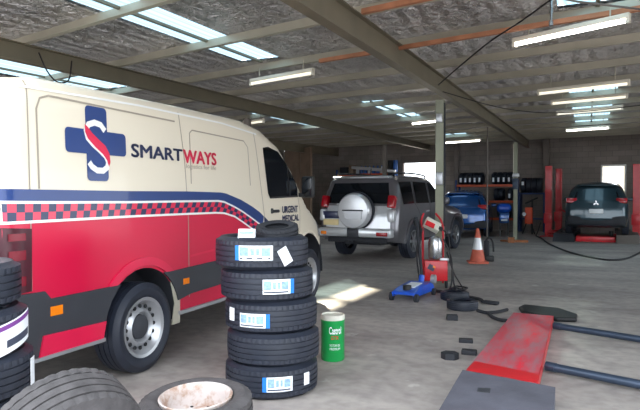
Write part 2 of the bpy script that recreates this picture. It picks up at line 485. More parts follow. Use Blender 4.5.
# ------------------------------------------------------------------ tyres and wheels
def tyre_mesh(R, ri, w, ngroove=4, n=144, fine=True):
    """tyre lying with its axis along Z, centred"""
    h = w / 2
    prof = [(ri, -h * .72), (ri + .012, -h * .86), (ri + (R - ri) * .35, -h * .99), (ri + (R - ri) * .62, -h * 1.0), (R - .03, -h * .9), (R - .010, -h * .8)]
    flags = [0] * len(prof)
    tw = h * .78 * 2; gw = .009; gd = .009
    z = -h * .78
    rib = (tw - ngroove * gw) / (ngroove + 1)
    for g in range(ngroove + 1):
        sh = (g == 0 or g == ngroove)
        crown = lambda q: R - .006 * (abs(q) / h) ** 2
        prof += [(crown(z), z), (crown(z + rib), z + rib)]; flags += [1 if sh else 0] * 2
        z += rib
        if g < ngroove:
            prof += [(R - gd, z + .001), (R - gd, z + gw - .001)]; flags += [0, 0]; z += gw
    k = [(ri, -h * .72), (ri + .012, -h * .86), (ri + (R - ri) * .35, -h * .99), (ri + (R - ri) * .62, -h * 1.0), (R - .03, -h * .9), (R - .010, -h * .8)]
    prof += [(r, -z) for r, z in reversed(k)]; flags += [0] * len(k)
    prof += [(ri - .002, h * .4), (ri + .012, 0), (ri - .002, -h * .4)]; flags += [0] * 3
    # inner face of the casing is hollow
    prof[-3:] = [(ri + .02, h * .8), (R - .035, h * .6), (R - .022, 0), (R - .035, -h * .6), (ri + .02, -h * .8)]; flags = flags[:len(prof)] + [0] * 5
    bm = bmesh.new(); rings = []
    for i in range(n):
        a = 2 * PI * i / n
        c, s_ = math.cos(a), math.sin(a)
        ring = []
        for j, (r, zz) in enumerate(prof):
            rr = r - (.005 if fine and flags[j] and i % 3 == 0 else 0)
            ring.append(bm.verts.new((rr * c, rr * s_, zz)))
        rings.append(ring)
    m = len(prof)
    for i in range(n):
        A, B = rings[i], rings[(i + 1) % n]
        for j in range(m):
            kk = (j + 1) % m
            bm.faces.new((A[j], B[j], B[kk], A[kk]))
    return finish(bm, 30)

def curved_patch(R, a0, a1, z0, z1, n=8, slant=0):
    bm = bmesh.new(); rows = []
    for i in range(n + 1):
        a = a0 + (a1 - a0) * i / n; s = slant * (i / n - .5)
        rows.append([bm.verts.new((R * math.cos(a), R * math.sin(a), z0 + s)), bm.verts.new((R * math.cos(a), R * math.sin(a), z1 + s))])
    for i in range(n): bm.faces.new((rows[i][0], rows[i + 1][0], rows[i + 1][1], rows[i][1]))
    r = bmesh.ops.extrude_face_region(bm, geom=bm.faces[:])
    for g in r['geom']:
        if isinstance(g, bmesh.types.BMVert):
            l = math.hypot(g.co.x, g.co.y); g.co.x *= (l + .001) / l; g.co.y *= (l + .001) / l
    return finish(bm, 30)

def wheel_parts(parent, x, y, R, rr, w, style, side=-1, rubber='rubber'):
    """a road wheel as one part (tyre) with its rim as sub-part; axis along y, outer face towards side*y"""
    me = tyre_mesh(R, rr, w, 3, 72, False)
    t = link('tyre', me, M[rubber], parent); t.location = (x, y, R); t.rotation_euler = (PI / 2 * (1 if side < 0 else -1), 0, 0)
    # local +z of tyre now points to outer side
    b = MB()
    h = w / 2
    if style == 'steel':
        b.lathe([(rr, h * .72), (rr + .014, h * .84), (rr + .012, h * .9), (rr - .012, h * .84), (rr - .03, h * .55), (rr - .05, h * .35), (rr - .06, h * .3), (rr * .62, h * .62), (rr * .56, h * .7), (rr * .52, h * .62), (rr * .46, h * .3), (1e-4, h * .28)], 48)
        rim = b.build('rim', M['steelrim'], t)
        hb = MB()
        for k in range(16):
            a = 2 * PI * k / 16; q = rr * .74
            hb.cyl((q * math.cos(a), q * math.sin(a), h * .44), (q * math.cos(a), q * math.sin(a), h * .535), .0155, 10)
        hb.build('vent_hole', M['rimhole'], rim, kind='stuff')
        cb = MB().lathe([(rr * .44, h * .3), (rr * .42, h * .52), (rr * .3, h * .6), (1e-4, h * .62)], 32)
        cb.build('hub_cap', M['cladding'], rim)
    else:
        ns = 6 if style == 'alloy6' else 5
        b.lathe([(rr, h * .72), (rr + .012, h * .86), (rr - .012, h * .84), (rr - .03, h * .5), (rr - .035, -h * .3), (1e-4, -h * .3)], 40)
        rim = b.build('rim', M['alloy'], t)
        sp = MB()
        for k in range(ns):
            a = 2 * PI * k / ns
            sp.prism([(0.03, -.035), (rr - .02, -.028), (rr - .02, .028), (.03, .035)], 'Z', h * .5, h * .75, Matrix.Rotation(a, 4, 'Z'))
        sp.cyl((0, 0, h * .45), (0, 0, h * .8), .07, 20)
        sp.build('spokes', M['alloy'], rim)
        MB().lathe([(rr - .036, h * -.25), (1e-4, -h * .25)], 32).build('brake_disc', M['rimhole'], rim)
    return t

# ================================================================== SETTING
cz = lambda y: 3.315 + .016 * (y - 6)          # underside of the roof sheeting
WY = lambda x: 24.2 - .14 * x                 # line of the back wall
XL, XR, Y0 = -13.5, 7.0, 2.4
bm = MB(); bm.prism([(-60, -40), (60, -40), (60, 90), (-60, 90)], 'Z', -.1, 0)
fl = bm.build('floor', M['concrete'], kind='structure', label='stained grey concrete workshop floor')

# ceiling: foil lined sheeting between the skylights
SKY = [(-4.66, -3.98, 3.9, 7.6), (-4.55, -3.98, 12.2, 16.0), (-8.6, -7.55, 5.6, 8.6), (-7.75, -7.3, 12.9, 16.8),
       (-.36, .5, 11.9, 19.8), (-.3, .45, 4.2, 6.7), (-4.8, -3.9, 20.5, 22.5), (3.4, 4.3, 6.0, 12.0), (3.4, 4.3, 14.0, 21.0)]  # right bay sheets are out of view, added to brighten the deep interior
GAP = (-7.3, -6.95, 13.0, 16.4)  # open strip added in the roof so the sun lays a patch on the floor
holes = SKY + [GAP]
xs = sorted({XL, XR} | {h[0] for h in holes} | {h[1] for h in holes})
ys = sorted({Y0, 26.2} | {h[2] for h in holes} | {h[3] for h in holes})
bm = bmesh.new(); vv = {}
def cv(x, y, up):
    k = (x, y, up)
    if k not in vv: vv[k] = bm.verts.new((x, y, cz(y) + (.03 if up else 0)))
    return vv[k]
for i in range(len(xs) - 1):
    for j in range(len(ys) - 1):
        mx_, my_ = (xs[i] + xs[i + 1]) / 2, (ys[j] + ys[j + 1]) / 2
        if any(h[0] < mx_ < h[1] and h[2] < my_ < h[3] for h in holes): continue
        for up in (0, 1):
            bm.faces.new([cv(xs[i], ys[j], up), cv(xs[i + 1], ys[j], up), cv(xs[i + 1], ys[j + 1], up), cv(xs[i], ys[j + 1], up)])
me = finish(bm, 30)
link('ceiling', me, M['foil'], kind='structure', label='silver foil lined roof sheeting')
for k, (x0, x1, y0, y1) in enumerate(SKY):
    b = MB(); n = max(4, int((x1 - x0) / .05)); P = []
    for i in range(n + 1):
        x = x0 - .02 + (x1 - x0 + .04) * i / n
        P.append((x, .035 + .012 * math.sin(i * PI / 2)))
    bmm = b.bm; A = [bmm.verts.new((x, y0 - .02, cz(y0) + z)) for x, z in P]; B = [bmm.verts.new((x, y1 + .02, cz(y1) + z)) for x, z in P]
    for i in range(n): bmm.faces.new((A[i], A[i + 1], B[i + 1], B[i]))
    b.build('window_%d' % (k + 2), M['skylight'], kind='structure', label='translucent corrugated skylight sheet in the roof')
    # glazing lap strip down the middle of each skylight
    if x1 - x0 > .5:
        xm = x0 + (x1 - x0) * .5
        MB().prism([(y0, cz(y0)), (y1, cz(y1)), (y1, cz(y1) - .03), (y0, cz(y0) - .03)], 'X', xm - .02, xm + .02).build('trim_%d' % (k + 1), M['rafter'], kind='structure')

# walls
def wall_pt(x, d=0, z=0): return Vector((x, WY(x) + d, z))
b = MB()
OPEN = [(-7.3, -5.6, 0, 2.78), (.42, 1.25, .95, 2.5)]
cuts = sorted({XL, XR} | {o[0] for o in OPEN} | {o[1] for o in OPEN})
def wall_piece(x0, x1, z0, z1):
    vs = []
    for dx, dd in ((x0, 0), (x1, 0), (x1, .2), (x0, .2)):
        vs.append((dx, WY(dx) + dd))
    if x1 > x0 and z1 > z0: b.prism(vs, 'Z', z0, z1)
for i in range(len(cuts) - 1):
    x0, x1 = cuts[i], cuts[i + 1]
    o = [o for o in OPEN if o[0] < (x0 + x1) / 2 < o[1]]
    if o:
        wall_piece(x0, x1, o[0][3], 3.66)
        if o[0][2] > 0: wall_piece(x0, x1, 0, o[0][2])
    else: wall_piece(x0, x1, 0, 3.66)
b.build('wall_back', M['wall'], kind='structure', label='grey brown block back wall')
MB().box((XL - .1, 12.6, 1.75), (.2, 27.2, 3.5)).build('wall_left', M['wall'], kind='structure')
MB().box((XR + .1, 4.5, 1.75), (.2, 4, 3.5)).box((XR + .1, 20.5, 1.75), (.2, 8, 3.5)).box((XR + .1, 11.5, 3.2), (.2, 10, .6)).build('wall_right', M['wall'], kind='structure')  # unseen side wall; its wide opening is added to let daylight in
# window frame in back wall
wf = MB()
for x0, x1, z0, z1 in ((.42, 1.25, .95, 1.01), (.42, 1.25, 2.44, 2.5), (.42, .48, .95, 2.5), (1.19, 1.25, .95, 2.5)):
    wf.box(((x0 + x1) / 2, WY((x0 + x1) / 2) + .08, (z0 + z1) / 2), (x1 - x0, .1, z1 - z0), rot=(0, 0, -.139))
wf.build('window_1', M['white'], kind='structure', label='small bright window in the back wall')
# door frame (open roller door)
df = MB(); df.box((-6.45, WY(-6.45) + .02, 2.93), (1.9, .3, .3), rot=(0, 0, -.139))
for x in (-7.35, -5.55): df.box((x, WY(x) - .03, 1.4), (.1, .12, 2.8), rot=(0, 0, -.139))
df.build('door_1', M['panelgrey'], kind='structure', label='open roller door through the back wall')

# roof steel: rafters run in depth, purlins across at a slight skew
def ibeam(x, y0, y1, z0, z1, name, lab):
    b = MB(); w = .06; t = .012
    zt0, zt1 = z1, z1 + .016 * (y1 - y0)
    for (a, c, l, r) in ((z0, z0 + t, -w, w), (z1 - t, z1, -w, w), (z0 + t, z1 - t, -.006, .006)):
        bmm = b.bm
        vs = [bmm.verts.new((x + q, y, zz + (y - y0) * .016)) for y in (y0, y1) for q, zz in ((l, a), (r, a), (r, c), (l, c))]
        for f in ((0, 1, 2, 3), (7, 6, 5, 4), (0, 4, 5, 1), (1, 5, 6, 2), (2, 6, 7, 3), (3, 7, 4, 0)): bmm.faces.new([vs[i] for i in f])
    return b.build(name, M['rafter'], smooth=0, kind='structure', label=lab)
def dz(y): return .016 * (y - 6)
ibeam(-6.12, Y0, 25.0, 2.98 + dz(Y0), 3.2 + dz(Y0), 'roof_rafter', 'olive painted steel rafter running above the white van')
ibeam(-2.12, Y0, 24.4, 2.93 + dz(Y0), 3.2 + dz(Y0), 'roof_rafter', 'olive steel rafter carried by the post beside the red machine')
ibeam(2.2, Y0, 23.8, 2.86 + dz(Y0), 3.2 + dz(Y0), 'roof_rafter', 'olive steel rafter right of the hatchback lift')
ibeam(-10.5, Y0, 25.6, 2.86 + dz(Y0), 3.2 + dz(Y0), 'roof_rafter', 'steel rafter over the far left bay')
sk = math.tan(math.radians(13))
yy = 4.2 - 1.52 * 4; idx = 0; PUR = []
while yy < 26.5:
    # z-section purlin
    b = MB(); x0, x1 = XL, XR
    ya, yb = yy + sk * (-2.08 - x0), yy + sk * (-2.08 - x1)
    # clip to the shed
    def xy_at(y): return -2.08 - (y - yy) / sk
    xa = max(x0, xy_at(25.9)) if ya > 25.9 else x0
    if ya > WY(xa): 
        # intersect with the back wall line
        xa = (24.1 - yy + 2.08 * -sk * -1 * -1 if False else None) or ((yy - 2.08 * sk - 24.15) / (sk - .14))
        xa = max(x0, xa)
    xb = x1 if yb > Y0 else xy_at(Y0 + .1)
    if xa < xb - .3:
        for (h0, h1, o0, o1) in ((-.115, -.107, 0, .07), (-.008, 0, -.07, 0), (-.107, -.008, -.004, .004)):
            vs = []
            for x in (xa, xb):
                y = yy + sk * (-2.08 - x)
                for o, h in ((o0, h0), (o1, h0), (o1, h1), (o0, h1)):
                    vs.append(b.bm.verts.new((x, y - o, cz(y) + h)))
            for f in ((0, 1, 2, 3), (7, 6, 5, 4), (0, 4, 5, 1), (1, 5, 6, 2), (2, 6, 7, 3), (3, 7, 4, 0)): b.bm.faces.new([vs[i] for i in f])
        b.build('roof_purlin', M['purlin'], smooth=0, kind='structure', label='galvanised roof purlin')
        PUR.append(yy)
    yy += 1.52
# primer coloured timber battens fixed under two purlins near the middle rafter
for y0, xa, xb in ((5.60, -2.0, -.95), (7.20, -3.3, 1.3)):
    b = MB(); vs = []
    for x in (xa, xb):
        y = y0 + sk * (-2.08 - x) - .09
        for o, h in ((-.01, -.175), (.045, -.175), (.045, -.127), (-.01, -.127)): vs.append(b.bm.verts.new((x, y - o, cz(y) + h + .01)))
    for f in ((0, 1, 2, 3), (7, 6, 5, 4), (0, 4, 5, 1), (1, 5, 6, 2), (2, 6, 7, 3), (3, 7, 4, 0)): b.bm.faces.new([vs[i] for i in f])
    b.build('roof_batten', M['rust'], smooth=0, kind='structure', label='orange primed batten under a purlin')

# posts
def post(x, y, ztop, label, w=.1, m='post', base=True, kind='structure'):
    o = MB().box((0, 0, ztop / 2), (w, w * .9, ztop), bev=.006).build('steel_post', M[m], smooth=0)
    o.location = (x, y, 0); o['kind'] = 'structure'; o['label'] = label
    if base: 
        p = MB().box((0, 0, .006), (w * 2.2, w * 2.2, .012)).build('base_plate', M[m], o, smooth=0)
    return o
p1 = post(-2.16, 9.54, 2.91, 'pale green steel post behind the red machine', .13)
p2 = post(-2.08, 19.7, 3.05, 'slim steel post with a blue box and timber blocks', .12)
post(-1.45, 24.15, 3.5, 'dark steel wall column beside the red lift', .22, 'panelgrey', False)
post(-6.12, 18.9, 3.05, 'steel post behind the four wheel drive', .12, 'panelgrey')
post(-4.9, 24.6, 3.5, 'steel wall column left of the tyre shelf', .18, 'panelgrey', False)
post(-6.12, 10.2, 2.9, 'steel post behind the white van', .12, 'panelgrey')
MB().box((0, -.07, 1.75), (.17, .1, .34), bev=.01).build('switch_box', M['bluebar'], p2)
MB().box((0.02, -.09, 2.02), (.2, .08, .12), bev=.01).build('power_outlet', M['steelrim'], p2)
MB().tube([(-.06, -.06, 3.0), (-.06, -.06, 1.9)], .012).build('conduit', M['purlin'], p2)
MB().tube([(.07, -.03, 2.86), (.075, -.03, 1.9), (.07, -.03, .9)], .02).build('conduit', M['softblack'], p1)
MB().box((0.0, -.07, 2.62), (.1, .06, .14), bev=.01).build('junction_box', M['steelrim'], p1)
MB().box((0.0, -.07, 1.66), (.12, .06, .2), bev=.01).build('power_outlet', M['steelrim'], p1)
# thin hanging pole / cable from roof to floor near the cone
o = MB().tube([(0, 0, .03), (0, 0, 3.2)], .018).build('conduit_pole', M['panelgrey']); o.location = (-2.45, 16.4, 0)
tag(o, 'thin grey pole reaching the roof behind the traffic cone', 'pole')

# boards closing off the left end, behind the van
for k, (x0, y0, x1, y1, mm) in enumerate(((-13.0, 22.7, -11.6, 22.3, 'panelgrey'), (-11.55, 22.3, -10.75, 22.05, 'panelboard'), (-10.7, 22.05, -10.1, 21.8, 'panelboard'))):
    a = math.atan2(y1 - y0, x1 - x0)
    l = math.hypot(x1 - x0, y1 - y0)
    bb = MB().box((0, 0, 1.66), (l, .05, 3.3)).box((l / 2 - .04, -.04, 1.66), (.07, .05, 3.3)).build('trim_%d' % (20 + k), M[mm], smooth=0, kind='structure')
    bb.location = ((x0 + x1) / 2, (y0 + y1) / 2, 0); bb.rotation_euler = (0, 0, a)

# ------------------------------------------------------------------ fluorescent lights
def tube_light(x0, y0, x1, y1, z, on, label):
    c = ((x0 + x1) / 2, (y0 + y1) / 2, z); a = math.atan2(y1 - y0, x1 - x0); l = math.hypot(x1 - x0, y1 - y0)
    t = thing('fluorescent_light', label, 'light', c, a, 'fluorescent battens under the roof')
    MB().box((0, 0, .045), (l, .06, .05), bev=.006).build('casing', M['fixture'], t)
    MB().cyl((-l / 2 + .03, -.004, -.0), (l / 2 - .03, -.004, -.0), .021, 12).build('tube', M[on], t)
    for q in (-1, 1): MB().box((q * (l / 2 - .015), 0, 0), (.03, .05, .055)).build('tube_holder', M['fixture'], t)
    h = cz(c[1]) - z - .08
    for q in (-1, 1): MB().tube([(q * l * .35, 0, .06), (q * l * .35, 0, h)], .008).build('hanger', M['purlin'], t)
    return t
tube_light(-.76, 6.92, .35, 6.38, 3.05, 'tube_on', 'brightly lit white fluorescent light under an orange batten')
tube_light(-4.59, 7.75, -3.4, 7.4, 3.05, 'tube_dim', 'faintly glowing pale fluorescent light above the back of the van')
tube_light(-3.75, 13.63, -3.0, 13.3, 3.05, 'tube_on', 'short fluorescent light left of the main post')
tube_light(-.62, 11.65, .6, 11.35, 3.05, 'tube_dim', 'fluorescent light across the right skylight, nearest of three there')
tube_light(-.6, 13.2, .6, 12.8, 3.05, 'tube_dim', 'fluorescent light across the right skylight, middle of three there')
tube_light(-4.16, 19.03, -2.97, 18.6, 3.05, 'tube_on', 'fluorescent light hanging over the blue car')
tube_light(-7.13, 11.7, -6.45, 11.45, 3.0, 'tube_dim', 'short fluorescent light beside the rafter above the van roof')
tube_light(-.75, 10.3, .55, 9.9, 3.03, 'tube_dim', 'long cream fluorescent light before the right skylight')
tube_light(-.55, 17.2, .5, 16.9, 3.1, 'tube_on', 'fluorescent light across the right skylight, furthest of three there')
# roof conduit and cables
tag(MB().tube(smoothpath([(-2.0, 8.7, 3.0), (-1.52, 7.6, 2.98), (-1.0, 6.8, 3.08), (-.61, 6.25, 3.12), (-.2, 5.7, 3.2)], 5), .009).build('roof_cable', M['hose']), 'dark cable slung from the main post to the near skylight', 'cable')
tag(MB().tube([(-.62, 5.35, 3.16), (-.1, 5.9, 3.14), (.6, 6.6, 3.16)], .011).build('roof_conduit', M['panelgrey']), 'thin grey conduit above the lit fluorescent light', 'conduit')
tag(MB().tube([(-.32, 5.9, 3.2), (-.32, 5.9, 2.98)], .012).cyl((-.32, 5.9, 2.95), (-.32, 5.9, 2.99), .02).build('hanging_dropper', M['chrome']), 'short metal dropper hanging under the near skylight', 'fitting')
tag(MB().tube(smoothpath([(-2.0, 9.0, 2.95), (-1.2, 10.2, 2.8), (-.3, 11.2, 2.82), (1.2, 12.3, 3.05)], 6), .008).build('roof_cable', M['hose']), 'thin dark cable sagging from the main post towards the right skylight', 'cable')
tag(MB().tube(smoothpath([(-6.0, 5.2, 3.1), (-5.92, 5.25, 2.88), (-5.92, 5.4, 2.78), (-5.95, 5.6, 2.84), (-6.0, 5.7, 3.1)], 6), .009).build('roof_cable', M['hose']), 'looped dark cable hanging over the rear of the van', 'cable')

# ================================================================== THE VAN
van = thing('delivery_van', 'white and crimson courier van with navy chequer stripe and cross logo', 'van', (-3.2, 3.75, 0), math.radians(91.45))
vu = [(-1.27, .42), (-1.30, .8), (-1.29, 1.35), (-1.26, 1.9), (-1.17, 2.12), (-.95, 2.165), (.4, 2.185), (1.6, 2.185), (2.02, 2.14), (2.45, 1.985), (2.85, 1.71), (3.2, 1.40), (3.32, 1.31), (3.76, 1.14), (4.0, .95), (4.08, .6), (4.04, .3)]
def vW(x, z):
    w = .98
    if z > 1.1: w -= .035 * ((z - 1.1) / 1.0) ** 1.4
    if x > 2.9: w -= .12 * ((x - 2.9) / 1.1) ** 2
    if z < .75: w -= .0
    return w
vR = lambda x: .09 if x < 2.4 else min(.26, .09 + (x - 2.4) * .11)
B = Body(vu, [(0, .37, .455), (3.26, .41, .50)], .375, vW, vR, yc=.98, crown=.03)
# lower edge between arches
body = B.shell('body', M['van'], van, step=.07, nt=12)
# dark inner wells and chassis
wells = MB().box((1.4, .98, .55), (4.9, 1.4, .4)).box((-.6, .98, .38), (1.2, 1.3, .25)).box((2.0, .98, .35), (3.0, 1.5, .12))
wells.build('chassis', M['softblack'], van, smooth=0)
MB().lathe([(.451, 0), (.451, .34)], 40, Matrix.Translation((0, .004, .37)) @ Matrix.Rotation(-PI / 2, 4, 'X'), arc=(-PI - .1, .1)).build('wheel_arch_liner', M['cladding'], van)
MB().lathe([(.496, 0), (.496, .34)], 40, Matrix.Translation((3.26, .02, .41)) @ Matrix.Rotation(-PI / 2, 4, 'X'), arc=(-PI - .1, .1)).build('wheel_arch_liner', M['softblack'], van)
for x in (0, 3.26):
    wheel_parts(van, x, .095, .355, .225, .235, 'steel', -1)
    wheel_parts(van, x, 1.865, .355, .225, .235, 'steel', 1)
# cladding
def arc_pts(cx, cz_, r, a0, a1, n=8): return [(cx + r * math.cos(a0 + (a1 - a0) * k / n), cz_ + r * math.sin(a0 + (a1 - a0) * k / n)) for k in range(n + 1)]
def ang_at(cz_, r, z): return math.asin((z - cz_) / r)
aT = ang_at(.37, .455, .73); aB = ang_at(.37, .455, .30)
rear_clad = [(-1.265, .79), (-.98, .785), (-.93, .73)] + arc_pts(0, .37, .455, PI - aT, PI - ang_at(.37, .455, .34), 6) + [(-.46, .34), (-1.25, .36), (-1.285, .5)]
B.patch('rear_cladding', [(p[0], p[1]) for p in rear_clad], M['cladding'], van, off=.018, thick=.016)
mid_clad = arc_pts(0, .37, .455, ang_at(.37, .455, .76), ang_at(.37, .455, .50), 5)[::-1] + [(.39, .76), (1.5, .79), (1.62, .8), (2.5, .78), (2.83, .60), (2.80, .52), (1.5, .555), (.62, .53)]
B.patch('side_cladding', mid_clad, M['cladding'], van, off=.018, thick=.016)
fr_clad = [(3.68, .45), (3.70, .72), (3.9, .74), (3.97, .6), (3.96, .34), (3.70, .32)]
B.patch('front_cladding', fr_clad, M['cladding'], van, off=.012)
B.patch('rear_skirt_panel', [(-1.0, .505), (-.445, .49), (-.475, .375), (-1.035, .375)], M['crimson'], van, off=.03, thick=.012)
B.patch('sill_edge', [(-1.08, .375), (-.46, .375), (-.46, .35), (-1.08, .35)], M['steelrim'], van, off=.035, thick=.02)
B.patch('sill_edge', [(.44, .405), (2.80, .42), (2.80, .39), (.44, .375)], M['steelrim'], van, off=.03, thick=.02)
B.patch('side_marker', [(-.94, .678), (-.84, .678), (-.84, .618), (-.94, .618)], M['orange'], van, off=.022, thick=.006, label='amber marker lens')
B.patch('side_marker', [(.50, .675), (.585, .675), (.585, .625), (.50, .625)], M['orange'], van, off=.022, thick=.006, label='amber marker lens')
B.patch('mud_flap', [(.36, .30), (.47, .30), (.475, .60), (.40, .74), (.30, .78), (.36, .62), (.40, .48)], M['purlin'], van, off=.004, thick=.01, step=0)
# tail lamp on the corner
tl = B.patch('tail_lamp', [(-1.292, 1.205), (-1.072, 1.19), (-1.076, .80), (-1.292, .79)], M['darkred'], van, off=.012, thick=.01, label='dark red tail lamp')
for z0, z1 in ((1.12, 1.165), (1.0, 1.06), (.84, .90)):
    B.patch('lamp_lens', [(-1.24, z1), (-1.12, z1), (-1.12, z0), (-1.24, z0)], M['dimred'], tl, off=.015)
# livery
def band(name, top, bot, m, off, parent=van, **kw):
    return B.patch(name, top + bot[::-1], M[m], parent, off=off, step=.06, **kw)
bt = [(-1.296, 1.437), (-.84, 1.434), (-.16, 1.43), (.585, 1.432), (1.14, 1.425), (1.24, 1.415), (1.521, 1.352), (1.75, 1.28), (1.928, 1.211), (2.01, 1.165)]
w1 = [(-1.296, 1.366), (-.84, 1.36), (-.16, 1.354), (.585, 1.354), (1.1, 1.352), (1.2, 1.342), (1.394, 1.29), (1.56, 1.235), (1.74, 1.165), (1.98, 1.065)]
w1b = [(x, z - .018) for x, z in w1]
w2 = [(-1.296, 1.240), (-.84, 1.242), (-.16, 1.245), (.585, 1.243), (1.05, 1.24), (1.2, 1.232), (1.393, 1.193), (1.53, 1.14), (1.749, 1.051), (1.9, .985)]
w2b = [(x, z - .018) for x, z in w2]
band('navy_stripe', bt, w1, 'navy', .004)
band('white_line', w1, w1b, 'white', .0045)
band('white_line', w2, w2b, 'white', .0045)
band('navy_stripe', w2b[-2:] + [(2.01, .93)], [(1.90, .91), (1.95, .86), (2.02, .80)], 'navydark', .004) if False else None
# chequers, two rows of squares following the band
def along(poly, n):
    L = [0]
    for i in range(len(poly) - 1): L.append(L[-1] + math.dist(poly[i], poly[i + 1]))
    out = []
    for k in range(n + 1):
        s = L[-1] * k / n
        for i in range(len(L) - 1):
            if s <= L[i + 1] + 1e-9:
                t = (s - L[i]) / (L[i + 1] - L[i]); out.append((poly[i][0] + (poly[i + 1][0] - poly[i][0]) * t, poly[i][1] + (poly[i + 1][1] - poly[i][1]) * t)); break
    return out
nc = 54; At = along(w1b, nc); Ab = along(w2, nc)
for nm, par, mm in (('navy_chequers', 0, 'navydark'), ('crimson_chequers', 1, 'crimson')):
    bmc = bmesh.new()
    for k in range(nc):
        for r in range(2):
            if (k + r) % 2 != par: continue
            def pt(i, f): return (At[i][0] + (Ab[i][0] - At[i][0]) * f, At[i][1] + (Ab[i][1] - At[i][1]) * f)
            q = [pt(k, r / 2), pt(k + 1, r / 2), pt(k + 1, (r + 1) / 2), pt(k, (r + 1) / 2)]
            bmc.faces.new([bmc.verts.new(B.side(x, z, .0035)) for x, z in q])
    link(nm, finish(bmc, 0), M[mm], van)
# door end of the band: navy wedge on the front door
B.patch('navy_stripe', [(2.02, 1.165), (2.16, 1.09), (2.33, .99), (2.2, .93), (2.02, .93)], M['navydark'], van, off=.004)
# cross logo
def rrect(x0, z0, x1, z1, r=.03):
    o = []
    for cx, cz_, a in ((x1 - r, z1 - r, 0), (x0 + r, z1 - r, PI / 2), (x0 + r, z0 + r, PI), (x1 - r, z0 + r, 1.5 * PI)):
        o += [(cx + r * math.cos(a + PI / 2 * k / 3), cz_ + r * math.sin(a + PI / 2 * k / 3)) for k in range(4)]
    return o
lg = B.patch('logo_cross', rrect(-.585, 1.50, -.375, 2.03), M['navy'], van, off=.004)
B.patch('logo_arm', rrect(-.775, 1.69, -.18, 1.86), M['navy'], lg, off=.0048)
# the S: white ribbon with a crimson diagonal
sp = [(-.40, 1.865), (-.44, 1.905), (-.50, 1.915), (-.56, 1.895), (-.585, 1.85), (-.57, 1.80), (-.52, 1.76), (-.455, 1.72), (-.40, 1.68), (-.378, 1.64), (-.39, 1.60), (-.43, 1.575), (-.49, 1.575), (-.54, 1.60), (-.565, 1.63)]
B.patch('logo_ribbon', stroke(sp, .044), M['white'], lg, off=.006, step=0)
B.patch('logo_sash', [(-.595, 1.895), (-.595, 1.84), (-.57, 1.795), (-.50, 1.74), (-.43, 1.695), (-.392, 1.655), (-.372, 1.605), (-.356, 1.64), (-.362, 1.70), (-.40, 1.755), (-.47, 1.80), (-.53, 1.84), (-.565, 1.875)], M['crimson'], lg, off=.0075, step=0)
fn = lambda u, v: B.side(u, v, .005)
text_on(fn, 'SMART', -.118, .535, 1.695, 1.795, M['navydark'], van, bold=.028)
text_on(fn, 'WAYS', .555, 1.075, 1.683, 1.797, M['crimson'], van, bold=.028)
text_on(fn, 'logistics for life', .59, 1.07, 1.625, 1.675, M['seam'], van, bold=.0)
text_on(fn, 'URGENT', 2.47, 2.90, 1.19, 1.268, M['navydark'], van, bold=.02)
text_on(fn, 'MEDICAL', 2.47, 2.93, 1.085, 1.16, M['navydark'], van, bold=.02)
# panel lines
def line(name, pts, w=.010, m='seam', off=.003):
    return B.patch(name, stroke(pts, w), M[m], van, off=off, step=.08)
line('panel_seam', [(-1.07, .80), (-1.072, 1.5), (-1.066, 2.12)])
line('panel_seam', [(.61, .50), (.60, 1.2), (.57, 1.7), (.505, 2.12)])
line('panel_seam', [(2.04, .80), (2.03, 1.15), (1.97, 1.45), (1.88, 1.9), (1.84, 2.06)], .012)
line('panel_seam', [(2.02, .80), (2.78, .80)])
line('panel_seam', [(2.92, 1.36), (2.97, 1.2), (2.96, .95), (2.80, .80)])
line('panel_seam', [(-1.0, 1.44), (-1.0, 1.95), (-.97, 2.02), (-.9, 2.045), (.45, 2.03)], .014, 'seam')
line('panel_seam', [(.70, 1.98), (1.62, 1.96), (1.70, 1.90), (1.73, 1.5)], .012, 'seam')
line('panel_seam', [(.66, 1.5), (.66, 1.95), (.70, 1.98)], .012, 'seam')
line('roof_gutter', [(-1.15, 2.075), (0, 2.105), (1.2, 2.10), (1.9, 2.055)], .016, 'white')
line('body_crease', [(.62, .86), (1.3, .90), (1.98, .92)], .02, 'crimson', .008)
# arch lips
B.patch('arch_lip', arc_pts(0, .37, .475, .62, PI - .75, 16) + arc_pts(0, .37, .54, .62, PI - .75, 16)[::-1], M['crimson'], van, off=.014, thick=.012, step=0)
B.patch('arch_lip', arc_pts(3.26, .41, .505, .25, PI - .45, 16) + arc_pts(3.26, .41, .54, .25, PI - .45, 16)[::-1], M['cream'], van, off=.012, thick=.01, step=0)
# glass
B.patch('door_window', [(2.03, 1.92), (2.16, 1.94), (2.40, 1.90), (2.62, 1.765), (2.84, 1.575), (2.90, 1.48), (2.905, 1.375), (2.17, 1.36), (2.12, 1.42)], M['glass'], van, off=.006)
B.patch('door_window', [(2.17, 1.38), (2.17, 1.36), (2.905, 1.375), (2.905, 1.395)], M['black'], van, off=.009)
line('window_divider', [(2.68, 1.38), (2.62, 1.76)], .022, 'black', .009)
B.tail('windscreen', [(-.74, 2.02), (.74, 2.02), (.80, 1.42), (-.80, 1.42)], M['glass'], van, a=8, b=12, sg=1, off=.01)
B.tail('grille', [(-.55, .95), (.55, .95), (.5, .6), (-.5, .6)], M['cladding'], van, a=12, b=16, sg=1, off=.012)
B.patch('headlamp', [(3.62, 1.07), (3.76, 1.02), (3.92, .86), (3.70, .84)], M['chrome'], van, off=.008)
B.patch('headlamp', [(3.62, 1.07), (3.76, 1.02), (3.92, .86), (3.70, .84)], M['chrome'], van, off=.008, sg=1)
